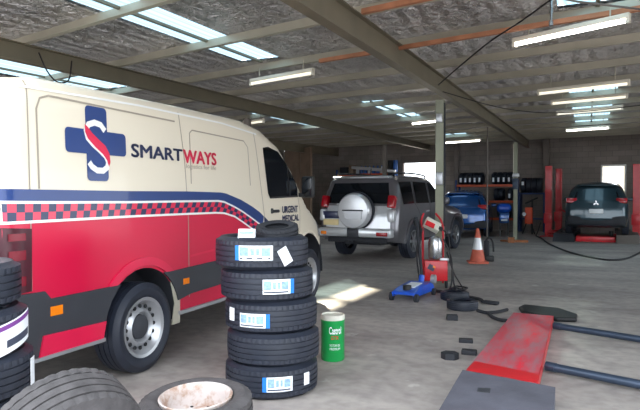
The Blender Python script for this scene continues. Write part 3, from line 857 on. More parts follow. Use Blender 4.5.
# handle, mirror
MB().box((2.29, -.005, 1.215), (.17, .03, .035), bev=.01).box((2.21, .004, 1.22), (.05, .03, .06), bev=.01).build('door_handle', M['black'], van)
mr = MB().box((3.00, -.10, 1.50), (.10, .17, .27), bev=.035).build('wing_mirror', M['black'], van)
MB().box((2.945, -.10, 1.50), (.008, .13, .22), bev=.003).build('mirror_glass', M['glass'], mr)
MB().box((2.98, -.02, 1.40), (.08, .12, .05), bev=.015).build('mirror_arm', M['black'], mr)
MB().box((-1.31, .9, .52), (.1, 1.6, .22), bev=.03).build('rear_bumper', M['cladding'], van)
B.tail('rear_window', [(-.75, 1.85), (-.06, 1.85), (-.06, 1.35), (-.75, 1.35)], M['glass'], van, a=1, b=4)
B.tail('rear_window', [(.06, 1.85), (.75, 1.85), (.75, 1.35), (.06, 1.35)], M['glass'], van, a=1, b=4)
MB().box((-1.315, .03, 1.87), (.03, .05, .09), bev=.008).build('door_hinge', M['black'], van)

# ================================================================== FOUR WHEEL DRIVE
def rbox(name, c, d, m, parent, bev=.02, **kw): return MB().box(c, d, bev=bev).build(name, M[m] if isinstance(m, str) else m, parent, **kw)
suv = thing('four_wheel_drive', 'silver grey four wheel drive with a spare wheel on its tail door', 'car', (-4.40, 13.05, 0), math.radians(82.5))
su = [(-.92, .42), (-1.02, .55), (-1.0, .95), (-.95, 1.12), (-.86, 1.45), (-.75, 1.74), (-.55, 1.81), (.6, 1.83), (1.2, 1.79), (1.95, 1.25), (2.3, 1.17), (3.2, 1.08), (3.42, .95), (3.5, .6), (3.42, .38)]
def sW(x, z):
    w = .935
    if z > 1.08: w -= .13 * ((z - 1.08) / .75) ** 1.15
    if z < .6: w -= .05 * (.6 - z) / .3
    return w
SB = Body(su, [(0, .39, .46), (2.79, .39, .46)], .36, sW, lambda x: .11 if x < 2 else .22, crown=.03)
SB.shell('body', M['prado'], suv, step=.1)
MB().box((1.3, 0, .6), (4.2, 1.3, .5)).box((0.2, 0, .42), (1.9, .9, .2)).build('chassis', M['softblack'], suv, smooth=0)
for x in (0, 2.79):
    for sg in (-1, 1): wheel_parts(suv, x, sg * .80, .385, .235, .26, 'alloy6', sg)
for sg in (-1, 1):
    SB.patch('side_window', [(-.68, 1.68), (-.05, 1.70), (-.02, 1.22), (-.62, 1.20)], M['glass'], suv, sg=sg)
    SB.patch('side_window', [(.06, 1.70), (.82, 1.69), (.86, 1.22), (.08, 1.22)], M['glass'], suv, sg=sg)
    SB.patch('side_window', [(.92, 1.69), (1.16, 1.67), (1.74, 1.24), (.95, 1.22)], M['glass'], suv, sg=sg)
    SB.patch('door_seam', stroke([(.87, 1.75), (.90, 1.2), (.88, .45)], .014), M['black'], suv, sg=sg)
    SB.patch('door_seam', stroke([(.02, 1.75), (.03, 1.2), (.3, .95), (.5, .45)], .014), M['black'], suv, sg=sg)
    rbox('door_handle', (.72, sg * .945, 1.04), (.2, .03, .035), 'silver', suv, .01)
    rbox('door_handle', (1.68, sg * .94, 1.04), (.2, .03, .035), 'silver', suv, .01)
    ml = rbox('wing_mirror', (1.6, sg * 1.03, 1.26), (.12, .22, .17), 'prado', suv, .04)
    SB.patch('arch_flare', arc_pts(0, .39, .47, -.05, PI + .05, 18) + arc_pts(0, .39, .54, -.05, PI + .05, 18)[::-1], M['prado'], suv, off=.03, thick=.03, sg=sg, step=0)
    SB.patch('arch_flare', arc_pts(2.79, .39, .47, -.05, PI + .05, 18) + arc_pts(2.79, .39, .54, -.05, PI + .05, 18)[::-1], M['prado'], suv, off=.03, thick=.03, sg=sg, step=0)
    MB().box((1.4, sg * .90, .40), (1.7, .12, .05), bev=.015).build('side_step', M['softblack'], suv)
    MB().tube(smoothpath([(-.6, sg * .68, 1.80), (-.5, sg * .68, 1.87), (.4, sg * .68, 1.89), (1.1, sg * .68, 1.86), (1.2, sg * .68, 1.79)], 5), .02).build('roof_rail', M['softblack'], suv)
    # tail lamp cluster wrapping the corner
    tlm = MB().box((-.92, sg * .80, 1.25), (.18, .16, .27), rot=(0, .26, 0), bev=.03).build('tail_lamp', M['redlens'], suv, label='red tail lamp')
    MB().box((-.975, sg * .82, .96), (.16, .15, .26), rot=(0, .08, 0), bev=.03).build('clear_lens', M['silverlt'], tlm)
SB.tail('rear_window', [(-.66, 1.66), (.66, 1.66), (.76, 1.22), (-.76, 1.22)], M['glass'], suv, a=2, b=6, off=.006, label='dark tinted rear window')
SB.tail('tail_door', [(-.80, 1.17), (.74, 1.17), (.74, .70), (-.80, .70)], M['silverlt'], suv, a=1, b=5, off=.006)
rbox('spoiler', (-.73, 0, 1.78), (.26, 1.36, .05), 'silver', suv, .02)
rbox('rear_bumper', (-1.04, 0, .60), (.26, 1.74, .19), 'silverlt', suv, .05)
rbox('bumper_insert', (-1.14, 0, .60), (.1, .28, .20), 'cladding', suv, .02)
rbox('reflector', (-1.165, -.68, .585), (.04, .26, .085), 'redlens', suv, .015, label='red bumper reflector')
rbox('reflector', (-1.165, .72, .585), (.04, .14, .075), 'orange', suv, .015)
rbox('under_guard', (-.98, 0, .44), (.1, 1.4, .12), 'softblack', suv, .02)
rbox('tow_bar', (-1.2, .05, .40), (.2, .06, .06), 'softblack', suv, .01)
rbox('plate_recess', (-1.035, .60, .97), (.04, .42, .16), 'navydark', suv, .015)
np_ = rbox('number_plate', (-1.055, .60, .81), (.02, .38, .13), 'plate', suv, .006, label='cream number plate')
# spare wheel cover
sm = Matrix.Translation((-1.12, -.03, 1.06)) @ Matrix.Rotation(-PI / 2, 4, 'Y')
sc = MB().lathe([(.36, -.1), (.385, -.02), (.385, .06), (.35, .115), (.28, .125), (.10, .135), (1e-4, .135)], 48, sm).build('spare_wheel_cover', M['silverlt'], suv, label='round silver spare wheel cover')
MB().prism([(-.22, -.17), (.16, -.17), (.20, .0), (-.24, .0)], 'X', -1.275, -1.245, Matrix.Translation((0, -.03, 1.06))).build('cover_badge_panel', M['silver'], sc)
MB().prism([(-.26, .0), (.24, .0), (.22, .03), (-.24, .03)], 'X', -1.28, -1.24, Matrix.Translation((0, -.03, 1.06))).build('cover_slot', M['cladding'], sc)
MB().lathe([(.41, -.12), (.41, -.06), (.36, -.06)], 40, sm).build('spare_tyre', M['rubber'], sc)
SB.tail('windscreen', [(-.66, 1.7), (.66, 1.7), (.74, 1.3), (-.74, 1.3)], M['glass'], suv, a=8, b=10, sg=1)
rbox('door_badge', (-1.03, .44, 1.20), (.02, .16, .03), 'chrome', suv, .005)
MB().tube([(-.55, -.1, 1.84), (-.55, -.1, 1.84), (-.5, -.1, 1.98)], .008).build('aerial', M['softblack'], suv)

# ================================================================== HATCHBACK ON LIFT
def hatch(name, label, loc, rz, paint, scale=1.0, lz=0):
    t = thing(name, label, 'car', loc, rz)
    u = [(-.62, .30), (-.72, .48), (-.70, .78), (-.66, .98), (-.50, 1.10), (-.28, 1.32), (0.0, 1.46), (.6, 1.52), (1.3, 1.49), (2.2, 1.02), (2.9, .88), (3.15, .72), (3.2, .45), (3.12, .25)]
    def W(x, z):
        w = .85
        if z > .88: w -= .22 * ((z - .88) / .62) ** 1.1
        if z < .5: w -= .06 * (.5 - z) / .25
        if x < -.2: w -= .05 * ((-.2 - x) / .5) ** 2
        return w
    HB = Body(u, [(0, .30, .36), (2.55, .30, .36)], .22, W, lambda x: .12 if x < 2.2 else .25, crown=.05)
    HB.shell('body', M[paint], t, step=.1)
    MB().box((1.2, 0, .45), (3.3, 1.2, .4)).build('chassis', M['softblack'], t, smooth=0)
    for x in (0, 2.55):
        for sg in (-1, 1): wheel_parts(t, x, sg * .76, .30, .19, .19, 'alloy5', sg)
    for sg in (-1, 1):
        HB.patch('side_window', [(-.05, 1.36), (.62, 1.43), (.70, 1.0), (.02, .98)], M['glass'], t, sg=sg)
        HB.patch('side_window', [(.70, 1.43), (1.26, 1.40), (1.95, 1.03), (.78, 1.0)], M['glass'], t, sg=sg)
        rbox('wing_mirror', (1.75, sg * .93, 1.03), (.1, .18, .12), paint, t, .03)
        a = MB().box((-.60, sg * .66, 1.00), (.15, .30, .15), rot=(0, .2, sg * .18), bev=.03).build('tail_lamp', M['redlens'], t, label='red tail lamp')
        HB.patch('door_seam', stroke([(.68, 1.45), (.74, 1.0), (.72, .35)], .012), M['black'], t, sg=sg)
    HB.tail('rear_window', [(-.50, 1.36), (.50, 1.36), (.60, 1.08), (-.60, 1.08)], M['glass'], t, a=3, b=7, off=.006)
    HB.tail('windscreen', [(-.6, 1.44), (.6, 1.44), (.68, 1.08), (-.68, 1.08)], M['glass'], t, a=8, b=9, sg=1)
    HB.tail('tailgate_crease', [(-.56, .82), (.56, .82), (.60, .80), (-.60, .80)], M[paint], t, a=1, b=3, off=.02)
    rbox('number_plate', (-.80, 0, .70), (.02, .37, .13), 'platew', t, .005, label='white number plate')
    rbox('rear_bumper', (-.68, 0, .44), (.14, 1.56, .26), 'softblack', t, .05)
    rbox('roof_spoiler', (-.12, 0, 1.45), (.22, 1.05, .035), paint, t, .015)
    MB().tube([(.6, 0, 1.52), (.55, 0, 1.60)], .006).build('aerial', M['black'], t)
    return t, HB
h1, HB1 = hatch('hatchback', 'dark teal hatchback parked on the red two post lift', (.24, 19.7, .235), math.radians(88), 'teal')
# emblem: three small diamonds
em = MB()
for a in (90, 210, 330):
    ca, sa = math.cos(math.radians(a)), math.sin(math.radians(a))
    L_ = .085; w_ = .026
    pts = [(0, 0), (ca * L_ / 2 - sa * w_, sa * L_ / 2 + ca * w_), (ca * L_, sa * L_), (ca * L_ / 2 + sa * w_, sa * L_ / 2 - ca * w_)]
    em.prism(pts, 'X', -.79, -.765, Matrix.Translation((.01, 0, .93)))
em.build('emblem', M['chrome'], h1)
h2, HB2 = hatch('blue_car', 'deep blue car parked behind the four wheel drive', (-3.86, 20.6, 0), math.radians(96), 'blue')
h2['category'] = 'car'

# ================================================================== TWO POST LIFTS
def lift_post(t, x, y, h, m='liftred', tilt=0):
    b = MB(); b.box((x, y, h / 2), (.20, .04, h), bev=.008)
    s = 1 if x < 0 else -1
    b.box((x - .09, y + .08, h / 2), (.03, .16, h)).box((x + .09, y + .08, h / 2), (.03, .16, h))
    p = b.build('lift_column', M[m], t, smooth=0)
    MB().box((x, y, .012), (.46, .5, .024)).build('foot_plate', M[m], p, smooth=0)
    MB().box((x, y - .03, .62), (.26, .14, .34), bev=.01).build('carriage', M[m], p)
    return p
lift = thing('car_lift', 'red two post lift holding the teal hatchback', 'lift', (.09, 21.4, 0), math.radians(-6), 'two post car lifts')
lift_post(lift, -1.33, .1, 2.38); lift_post(lift, 1.30, .1, 2.38)
MB().box((0, .05, .04), (2.6, .4, .08), bev=.01).build('cross_plate', M['liftred'], lift)
for sx in (-1, 1):
    for sy in (-1, 1):
        a = MB().tube([(sx * 1.3, .05, .17), (sx * .68, sy * 1.1, .17)], .05).build('lift_arm', M['liftred'], lift)
        MB().cyl((sx * .68, sy * 1.1, .12), (sx * .68, sy * 1.1, .30), .06).build('arm_pad', M['black'], a)
lift2 = thing('car_lift', 'second red two post lift standing behind the hatchback', 'lift', (.42, 23.1, 0), math.radians(-6), 'two post car lifts')
lift_post(lift2, -1.40, 0, 2.35); 
MB().tube([(-1.35, -.1, .9), (-1.1, -.35, .8), (-.95, -.6, .35)], .03).build('lift_arm', M['liftred'], lift2)
# low red scissor ramp in front of / under the car with grey drive-on pads
ramp = thing('low_lift_base', 'low red base with grey pads under the teal hatchback', 'lift base', (.22, 20.0, 0), math.radians(-2))
MB().box((0, .25, .08), (1.08, 1.2, .16), bev=.01).build('red_base', M['liftred'], ramp)
for sx in (-1, 1):
    MB().prism([(-.75, 0), (-.45, .232), (3.0, .232), (3.0, 0)], 'X', sx * .86 - .3, sx * .86 + .3).build('drive_on_pad', M['cladding'] if sx < 0 else M['panelgrey'], ramp)
o = MB().prism([(-.3, .0), (-.12, .12), (.3, .12), (.3, 0)], 'X', -.3, .3).build('wheel_ramp', M['panelgrey']); o.location = (1.85, 20.9, 0)
tag(o, 'pale grey ramp at the foot of the right red lift column', 'ramp')

# ================================================================== TYRE STACKS
TM = tyre_mesh(.335, .225, .222, 4, 150)
def stack_tyre(label, x, y, z, rz, lab, group, tagpos=None, flip=False, mesh=None):
    """lab = (angle offset, width angle, z0, height) of the paper label towards the camera"""
    t = thing('tyre', label, 'tyre', (x, y, z), rz, group)
    tread = link('casing', mesh or TM, M['rubber'], t)
    if lab:
        a, w, z0, h = lab
        R_ = .338
        pl = link('paper_label', curved_patch(R_, a - w / 2, a + w / 2, z0, z0 + h), M['label'], t, label='white paper label with a blue end')
        bw = .018 / R_ * 1.6
        e0, e1 = (a + w / 2 - bw, a + w / 2) if flip else (a - w / 2, a - w / 2 + bw)
        link('blue_band', curved_patch(R_ + .0012, e0, e1, z0, z0 + h, 2), M['labelblue'], pl)
        s0, s1 = (a - w / 2 + .02, e0 - .02) if flip else (e1 + .02, a + w / 2 - .02)
        for f0, f1, v0, v1, mm in ((0, .28, .3, .9, 'labelink'), (.34, .46, .35, .8, 'labelink'), (.52, .62, .35, .8, 'labelink'), (.68, .95, .3, .85, 'labelink'), (.0, .95, .08, .18, 'labeldark')):
            link('print', curved_patch(R_ + .0012, s0 + (s1 - s0) * f0, s0 + (s1 - s0) * f1, z0 + h * v0, z0 + h * v1, 3), M[mm], pl)
    if tagpos:
        a, w, z0, h = tagpos
        link('small_sticker', curved_patch(.338, a - w / 2, a + w / 2, z0, z0 + h, 3), M['label'], t)
    return t
# direction of the camera from the stack, as an angle
sx_, sy_ = -2.105, 3.847
face = math.atan2(-sy_, -sx_)
G1 = 'new tyres in the central stack'
PX2A = 1 / 50.0
stack_tyre('bottom tyre of the tall stack, its blue-ended label low down on the right', -2.105, 3.847, .111, face, (.12, .62, -.045, .10), G1, (.80, .16, -.03, .085))
stack_tyre('second tyre up in the tall stack, with no paper label facing out', -2.098, 3.86, .333, face, None, G1)
stack_tyre('middle tyre of the tall stack, label blue-ended on the right, small sticker left', -2.119, 3.868, .555, face, (-.36, .66, -.06, .095), G1, (-.95, .18, -.03, .09), True)
stack_tyre('fourth tyre up in the tall stack, label at its centre right', -2.140, 3.842, .777, face, (.25, .66, -.05, .10), G1, None, True)
tA = stack_tyre('top full size tyre of the tall stack with a hanging white tag', -2.163, 3.81, .999, face, (-.16, .78, -.04, .10), G1)
# tilted white tag on the top tyre
tg = MB().box((0, 0, 0), (.002, .075, .12)).build('hanging_tag', M['label'], tA)
tg.location = (.335 * math.cos(.5) + .006, .335 * math.sin(.5), -.015); tg.rotation_euler = (.5, 0, .5)
pc = MB().box((0, 0, 0), (.05, .115, .07), rot=(0, -.5, 0)).build('paper_card', M['label'], tA); pc.location = (.22, -.10, .125); pc.rotation_euler = (0, 0, -.1)
for k in range(2):
    q = MB().box((.027, 0, .018 - .03 * k), (.003, .09, .014), rot=(0, -.5, 0)).build('print', M['labelink'], pc)
st = thing('small_tyre', 'small trolley tyre tilted on top of the tall tyre stack', 'tyre', (-2.05, 3.83, 1.145), face)
q = link('casing', tyre_mesh(.155, .085, .085, 2, 96), M['softblack'], st); q.rotation_euler = (.05, .22, 0)
st2 = thing('small_tyre', 'small black tyre sunk in the top tyre beneath the tilted one', 'tyre', (-2.13, 3.86, 1.05), face)
q = link('casing', tyre_mesh(.15, .08, .07, 2, 96), M['softblack'], st2)

# left stack, cut by the frame: labels facing the camera
TL = tyre_mesh(.33, .22, .21, 4, 130)
G2 = 'tyres in the stack at the van tail'
fl2 = math.atan2(-2.35, 2.2)
lx, ly = -2.84, 1.91
def lt(label, dx, dy, z, label_m=None):
    t = thing('tyre', label, 'tyre', (lx + dx, ly + dy, z), math.atan2(-(ly + dy), -(lx + dx)), G2)
    link('casing', TL, M['rubber'], t)
    return t
lt('bottom tyre of the left stack beside the van tail', .05, .025, .108)
t = lt('second tyre up of the left stack, plain', .055, .025, .323)
t = lt('third tyre up of the left stack with a sliver of white label', .055, .025, .538)
link('paper_label', curved_patch(.333, 1.12, 1.32, -.08, .06, 4), M['label'], t)
t = lt('fourth tyre up of the left stack with a purple striped white label', .03, .012, .753)
pl = link('paper_label', curved_patch(.333, .5, 1.3, -.085, .06, 10, .05), M['label'], t)
link('purple_stripe', curved_patch(.3345, .5, 1.3, .03, .052, 10, .05), M['purple'], pl)
link('print', curved_patch(.3345, .7, 1.25, -.055, -.02, 10, .03), M['labeldark'], pl)
lt('topmost tyre of the left stack beside the van tail lamp', -.0, .0, .968)
lt('topmost tyre of the left stack beside the van', -.08, .0, .945) if False else None

# upright worn tyre at the front left and the flat wheel
ut = thing('tyre', 'worn grey tyre leaning tread up in front of the van rear wheel', 'tyre', (-1.965, 1.825, .0), 0)
q = link('casing', tyre_mesh(.315, .2, .27, 4, 120), M['rubberold'], ut)
q.rotation_mode = 'QUATERNION'; q.rotation_quaternion = Vector((-.84, .30, .36)).to_track_quat('Z', 'Y'); q.location = (0, 0, .355)
fw = thing('spare_wheel', 'loose wheel lying flat with a rust stained white steel rim', 'wheel', (-2.06, 2.86, .14), 0)
cs = link('tyre', tyre_mesh(.325, .205, .21, 3, 110), M['rubberflat'], fw)
h = .105
rm = MB().lathe([(.208, h * .78), (.212, h * .98), (.203, h * 1.02), (.192, h * .9), (.185, h * .55), (.180, -h * .1), (.17, -h * .35), (.12, -h * .3), (.10, -h * .02), (.085, h * .05), (.06, h * .04), (.055, -h * .3), (1e-4, -h * .32)], 56).build('steel_rim', M['rusty'], fw)
hb = MB()
for k in range(5):
    a = 2 * PI * k / 5; hb.cyl((.085 * math.cos(a), .085 * math.sin(a), -.0), (.085 * math.cos(a), .085 * math.sin(a), .008), .01, 10)
hb.build('stud_holes', M['rimhole'], rm)
fw.rotation_euler = (math.radians(4), math.radians(0), 0)

# green drum
can = thing('green_drum', 'green oil tin with pale lid standing right of the tyre stack', 'drum', (-1.98, 4.70, 0), math.atan2(-4.7, 1.98))
MB().lathe([(1e-4, 0), (.095, 0), (.1, .01), (.1, .33), (.102, .335), (.102, .345)], 40).build('tin', M['green'], can)
MB().lathe([(.102, .345), (.104, .36), (.100, .385), (.092, .388), (.088, .375), (1e-4, .372)], 40).build('lid', M['tinlid'], can)
def canfn(u, v): return Vector((.1015 * math.cos(u), .1015 * math.sin(u), v))
text_on(lambda u, v: canfn(u, v), 'Castrol', -.30, .75, .235, .295, M['label'], can, bold=.03)
text_on(lambda u, v: canfn(u, v), 'GTX', -.15, .5, .19, .22, M['liftred'], can, bold=.03)
text_on(lambda u, v: canfn(u, v), 'MOTOR OIL', -.25, .65, .13, .15, M['label'], can)
text_on(lambda u, v: canfn(u, v), 'PREMIUM', -.25, .65, .10, .12, M['label'], can)

# ================================================================== TROLLEY JACK
jk = thing('trolley_jack', 'bright blue trolley jack with a long upright black handle', 'jack', (-2.17, 7.98, 0), math.radians(84))
for sy in (-1, 1):
    MB().prism([(-.33, .05), (-.33, .10), (-.15, .13), (.22, .16), (.34, .11), (.36, .05)], 'Y', sy * .13 - .008, sy * .13 + .008).build('side_plate', M['jackblue'], jk)
MB().prism([(-.30, .10), (-.15, .135), (.24, .16), (.24, .12), (-.30, .07)], 'Y', -.12, .12).build('cover_plate', M['jackblue'], jk)
MB().prism([(-.15, .142), (.12, .160), (.12, .150), (-.15, .132)], 'Y', -.07, .07).build('instruction_label', M['label'], jk)
MB().cyl((-.20, 0, .1), (-.20, 0, .165), .05, 20).build('saddle', M['black'], jk)
for sx, r in ((-.30, .045), (.30, .04)):
    for sy in (-1, 1): MB().cyl((sx, sy * .15 - .02, r), (sx, sy * .15 + .02, r), r, 20).build('wheel', M['softblack'], jk)
MB().cyl((.26, 0, .12), (.30, 0, .22), .035, 14).build('handle_socket', M['jackblue'], jk)
MB().cyl((.22, -.15, .20), (.22, -.20, .20), .05, 16).build('release_knob', M['steelrim'], jk)
MB().tube([(.30, .0, .2), (.36, .10, .90)], .02, 12).build('handle', M['softblack'], jk)
MB().tube([(.355, .095, .80), (.37, .115, .86)], .026, 12).build('grip', M['black'], jk)
jk.scale = (1.12, 1.15, 1.2)

# red workshop machine by the post
rm_ = thing('fluid_service_trolley', 'red upright service trolley with gauge box, steel canister and black hoses', 'service trolley', (-2.12, 8.9, 0), math.radians(20))
for sx in (-.15, .15):
    MB().tube(smoothpath([(sx, 0, .08), (sx, 0, .8), (sx - .02 * 1, .03, 1.0), (sx * .6 - .04, .10, 1.12)], 5), .016, 10).build('frame_tube', M['redhose'], rm_)
MB().tube([(-.15, .0, .30), (.15, 0, .30)], .014).build('frame_tube', M['redhose'], rm_)
gb = MB().box((-.02, -.05, .95), (.24, .11, .14), rot=(-.6, .5, 0), bev=.01).build('gauge_box', M['tinlid'], rm_)
MB().box((-.055, -.118, .965), (.14, .01, .08), rot=(-.5, .45, 0)).build('dial_panel', M['liftred'], gb)
MB().box((.10, -.10, .90), (.06, .02, .06), rot=(-.5, .45, 0)).build('dial_panel', M['rimhole'], gb)
MB().lathe([(1e-4, .44), (.095, .45), (.105, .48), (.105, .70), (.085, .76), (.03, .79), (1e-4, .79)], 32, Matrix.Translation((.03, -.04, 0))).build('canister', M['chrome'], rm_)
MB().box((.03, -.04, .28), (.34, .24, .30), bev=.015).build('tank', M['liftred'], rm_)
MB().box((-.04, -.168, .33), (.10, .01, .08), rot=(0, .5, 0)).build('sticker', M['labeldark'], rm_)
MB().box((.0, -.172, .34), (.04, .01, .03), rot=(0, .5, 0)).build('sticker', M['orange'], rm_)
MB().box((.16, -.05, .44), (.14, .10, .05), bev=.008).build('tray', M['steelrim'], rm_)
for sx in (-1, 1): MB().cyl((sx * .19, .04, .07), (sx * .19 + .03, .04, .07), .07, 20).build('wheel', M['softblack'], rm_)
MB().tube(smoothpath([(.20, -.05, .55), (.27, -.12, .3), (.30, -.15, .06), (.40, -.2, .02), (.5, -.05, .02), (.38, .1, .02), (.3, -.1, .04)], 6), .012).build('hose', M['hose'], rm_)
MB().tube(smoothpath([(.14, -.1, .75), (.24, -.16, .5), (.26, -.18, .2), (.2, -.28, .02), (.05, -.34, .02), (-.1, -.25, .02)], 6), .012).build('hose', M['hose'], rm_)
MB().tube(smoothpath([(-.16, -.02, .9), (-.24, -.06, .6), (-.22, -.08, .25), (-.16, -.2, .02), (.0, -.42, .02), (.22, -.62, .02)], 6), .014).build('hose', M['hose'], rm_)
MB().tube(smoothpath([(.10, .0, .9), (.22, -.02, .8), (.25, -.04, .5), (.30, -.05, .25), (.42, -.1, .03), (.36, -.3, .02)], 6), .010).build('hose', M['hose'], rm_)
MB().box((.22, -.45, .035), (.10, .07, .05), rot=(0, 0, .4), bev=.01).build('nozzle', M['liftred'], rm_)

# small tyres on the floor, cable
TS = tyre_mesh(.19, .11, .115, 3, 72, False)
a = thing('small_tyre', 'small used tyre lying on the floor, further of the pair', 'tyre', (-1.62, 8.05, .058), 0, 'small tyres on the floor by the trolley')
link('casing', TS, M['rubber'], a)
b_ = thing('small_tyre', 'small used tyre lying on the floor, nearer of the pair', 'tyre', (-1.40, 7.42, .058), 0, 'small tyres on the floor by the trolley')
link('casing', TS, M['rubber'], b_)
tag(MB().tube(smoothpath([(-1.2, 7.3, .02), (-1.08, 7.2, .02), (-.98, 7.28, .02), (-.88, 7.5, .02)], 6), .02).tube(smoothpath([(-1.06, 7.2, .02), (-.98, 6.98, .02), (-.88, 6.85, .02), (-.80, 6.84, .02)], 6), .02).build('forked_tool', M['softblack']), 'forked black tool lying between small tyre and red plate', 'tool')
tag(MB().tube(smoothpath([(-1.52, 8.25, .02), (-1.3, 8.1, .02), (-1.22, 7.9, .025), (-1.05, 7.85, .02)], 6), .022).box((-1.12, 7.86, .03), (.2, .07, .04), rot=(0, 0, -.3), bev=.01).build('flattened_tube', M['softblack']), 'limp black rubber tube beside the further small tyre', 'tube')
tag(MB().tube(smoothpath([(-1.85, 8.6, .018), (-1.75, 8.3, .018), (-1.7, 8.2, .12), (-1.6, 8.1, .13)], 6), .018).build('air_hose', M['hose']), 'short black hose from the trolley to the small tyres', 'hose')

# rubber blocks
def block(label, x, y, sx, sy, sz, rz, hexa=False):
    b = MB()
    if hexa: b.prism([(sx * math.cos(i * PI / 3), sy * math.sin(i * PI / 3)) for i in range(6)], 'Z', 0, sz)
    else: b.box((0, 0, sz / 2), (sx, sy, sz), bev=.006)
    o = b.build('rubber_block', M['softblack'], smooth=0); o.location = (x, y, 0); o.rotation_euler = (0, 0, rz)
    tag(o, label, 'rubber block', 'rubber lifting blocks on the floor')
block('small dark block nearest the small tyres', -1.38, 6.72, .12, .09, .06, .3)
block('flat dark block between small tyres and hexagonal block', -1.05, 5.75, .13, .08, .035, .2)
block('hexagonal black rubber block beside the red plate', -1.07, 5.12, .075, .065, .055, .2, True)
block('thin block tucked against the red plate edge', -.945, 5.33, .13, .08, .04, .1)

# red plate, mat, bars
rp = MB().prism([(-.745, 6.92), (-.335, 6.90), (-.315, 4.38), (-.82, 4.45)], 'Z', .065, .10).build('top', M['liftred'], None)
rp_t = thing('red_lift_platform', 'low red steel lift platform on the floor, worn on top', 'lift platform', (0, 0, 0), 0)
def worn_red():
    m, nt, N, L, P = new_mat('worn_red_paint')
    tc = N.new('ShaderNodeTexCoord'); n = N.new('ShaderNodeTexNoise'); n.inputs['Scale'].default_value = 5; n.inputs['Detail'].default_value = 9; n.inputs['Roughness'].default_value = .7
    mp = N.new('ShaderNodeMapping'); mp.inputs['Scale'].default_value = (2.0, .45, 1)
    L.new(tc.outputs['Object'], mp.inputs['Vector']); L.new(mp.outputs[0], n.inputs['Vector'])
    r = N.new('ShaderNodeValToRGB'); e = r.color_ramp.elements
    e[0].position = .40; e[0].color = srgb(200, 62, 76); e[1].position = .60; e[1].color = srgb(164, 104, 112)
    x = e.new(.35); x.color = srgb(216, 40, 60)
    L.new(n.outputs['Fac'], r.inputs['Fac']); L.new(r.outputs['Color'], P.inputs['Base Color']); P.inputs['Roughness'].default_value = .6
    return m
M['wornred'] = worn_red()
rp.parent = rp_t; rp.data.materials.clear(); rp.data.materials.append(M['wornred']); rp.name = 'deck_plate'
MB().prism([(-.70, 6.85), (-.36, 6.83), (-.34, 4.5), (-.75, 4.53)], 'Z', 0, .065).build('under_frame', M['bluebar'], rp_t, smooth=0)
MB().prism([(-.315, 4.38), (-.335, 6.90), (-.328, 6.90), (-.308, 4.38)], 'Z', .02, .102).build('side_rail', M['liftred'], rp_t, smooth=0)
MB().prism([(-.82, 4.45), (-.315, 4.38), (-.317, 4.6), (-.80, 4.76)], 'Z', .1, .102).build('bright_end', M['liftred'], rp_t, smooth=0, label='cleaner bright red end')
mt = MB().prism([(-.83, 4.42), (-.50, 4.35), (-.19, 4.27), (-.17, 3.45), (-.80, 3.45)], 'Z', .0, .12).build('ramp_mat', M['softblack'], smooth=0)
M['matgrey'] = mat('grey_rubber_mat', (88, 88, 98), .7, var=.2, scale=5, bump=.2, bscale=30)
mt.data.materials.clear(); mt.data.materials.append(M['matgrey'])
tag(mt, 'grey rubber topped block at the near end of the red platform', 'ramp block')
MB().prism([(-.66, 4.05), (-.58, 4.07), (-.57, 3.97), (-.65, 3.96)], 'Z', .12, .121).build('worn_patch', M['cladding'], mt, smooth=0)
for lab, p0, p1 in (('blue grey steel bar, further of the two beside the red platform', (-.29, 6.60, .055), (1.9, 5.74, .055)), ('blue grey steel bar, nearer of the two beside the red platform', (-.27, 5.01, .055), (1.9, 4.25, .055))):
    o = MB().cyl(p0, p1, .033, 16).build('steel_bar', M['bluebar'])
    MB().cyl((p0[0] - .02, p0[1] + .01, p0[2]), (p0[0] + .05, p0[1] - .02, p0[2]), .037, 16).build('end_collar', M['bluebar'], o)
    tag(o, lab, 'steel bar', 'steel bars joined to the red platform')
pd = MB()
pd.prism([(-.76, 7.62), (-.72, 7.80), (-.30, 7.72), (-.10, 7.42), (-.10, 7.15), (-.30, 7.08), (-.70, 7.35)], 'Z', 0, .05)
pd = pd.build('rubber_pad', M['softblack'], smooth=0); pd.data.materials.clear(); pd.data.materials.append(M['black']); tag(pd, 'black rounded rubber pad behind the far end of the red platform', 'rubber pad')
m_ = pd.modifiers.new('bevel', 'BEVEL'); m_.width = .02; m_.segments = 2

# hose across the floor
hp = [(-1.55, 22.9, .4), (-1.60, 22.2, .1), (-1.6, 21.6, .02), (-1.35, 20.4, .018), (-1.0, 18.2, .018), (-.4, 15.7, .018), (.15, 14.45, .018), (.47, 14.15, .018), (.8, 14.7, .018), (1.25, 16.8, .018), (1.6, 18.6, .018)]
tag(MB().tube(smoothpath(hp, 8), .022, 8).build('air_hose', M['hose']), 'long black air hose looping across the open floor before the lift', 'hose')

# ================================================================== TRAFFIC CONE and things near it
cone = thing('traffic_cone', 'faded orange traffic cone with a white band', 'traffic cone', (-2.07, 12.6, 0), .3)
MB().box((0, 0, .02), (.40, .40, .04), bev=.012).build('base', M['conered'], cone)
MB().lathe([(.155, .04), (.11, .28)], 32).build('cone_body', M['conered'], cone)
MB().lathe([(.065, .52), (.03, .70), (.02, .715), (1e-4, .715)], 32).build('cone_tip', M['conered'], cone)
MB().lathe([(.11, .28), (.065, .52)], 32).build('reflective_band', M['silverlt'], cone)
bt_ = thing('black_hand_tool', 'black tool standing right of the traffic cone', 'tool', (-1.97, 13.0, 0), .2)
MB().box((.07, 0, .06), (.2, .16, .12), bev=.02).build('base', M['black'], bt_)
MB().box((.02, 0, .27), (.11, .10, .34), bev=.03).build('housing', M['softblack'], bt_)
MB().tube(smoothpath([(.0, 0, .42), (.06, 0, .5), (.14, 0, .42), (.16, 0, .2)], 5), .02).build('handle', M['black'], bt_)
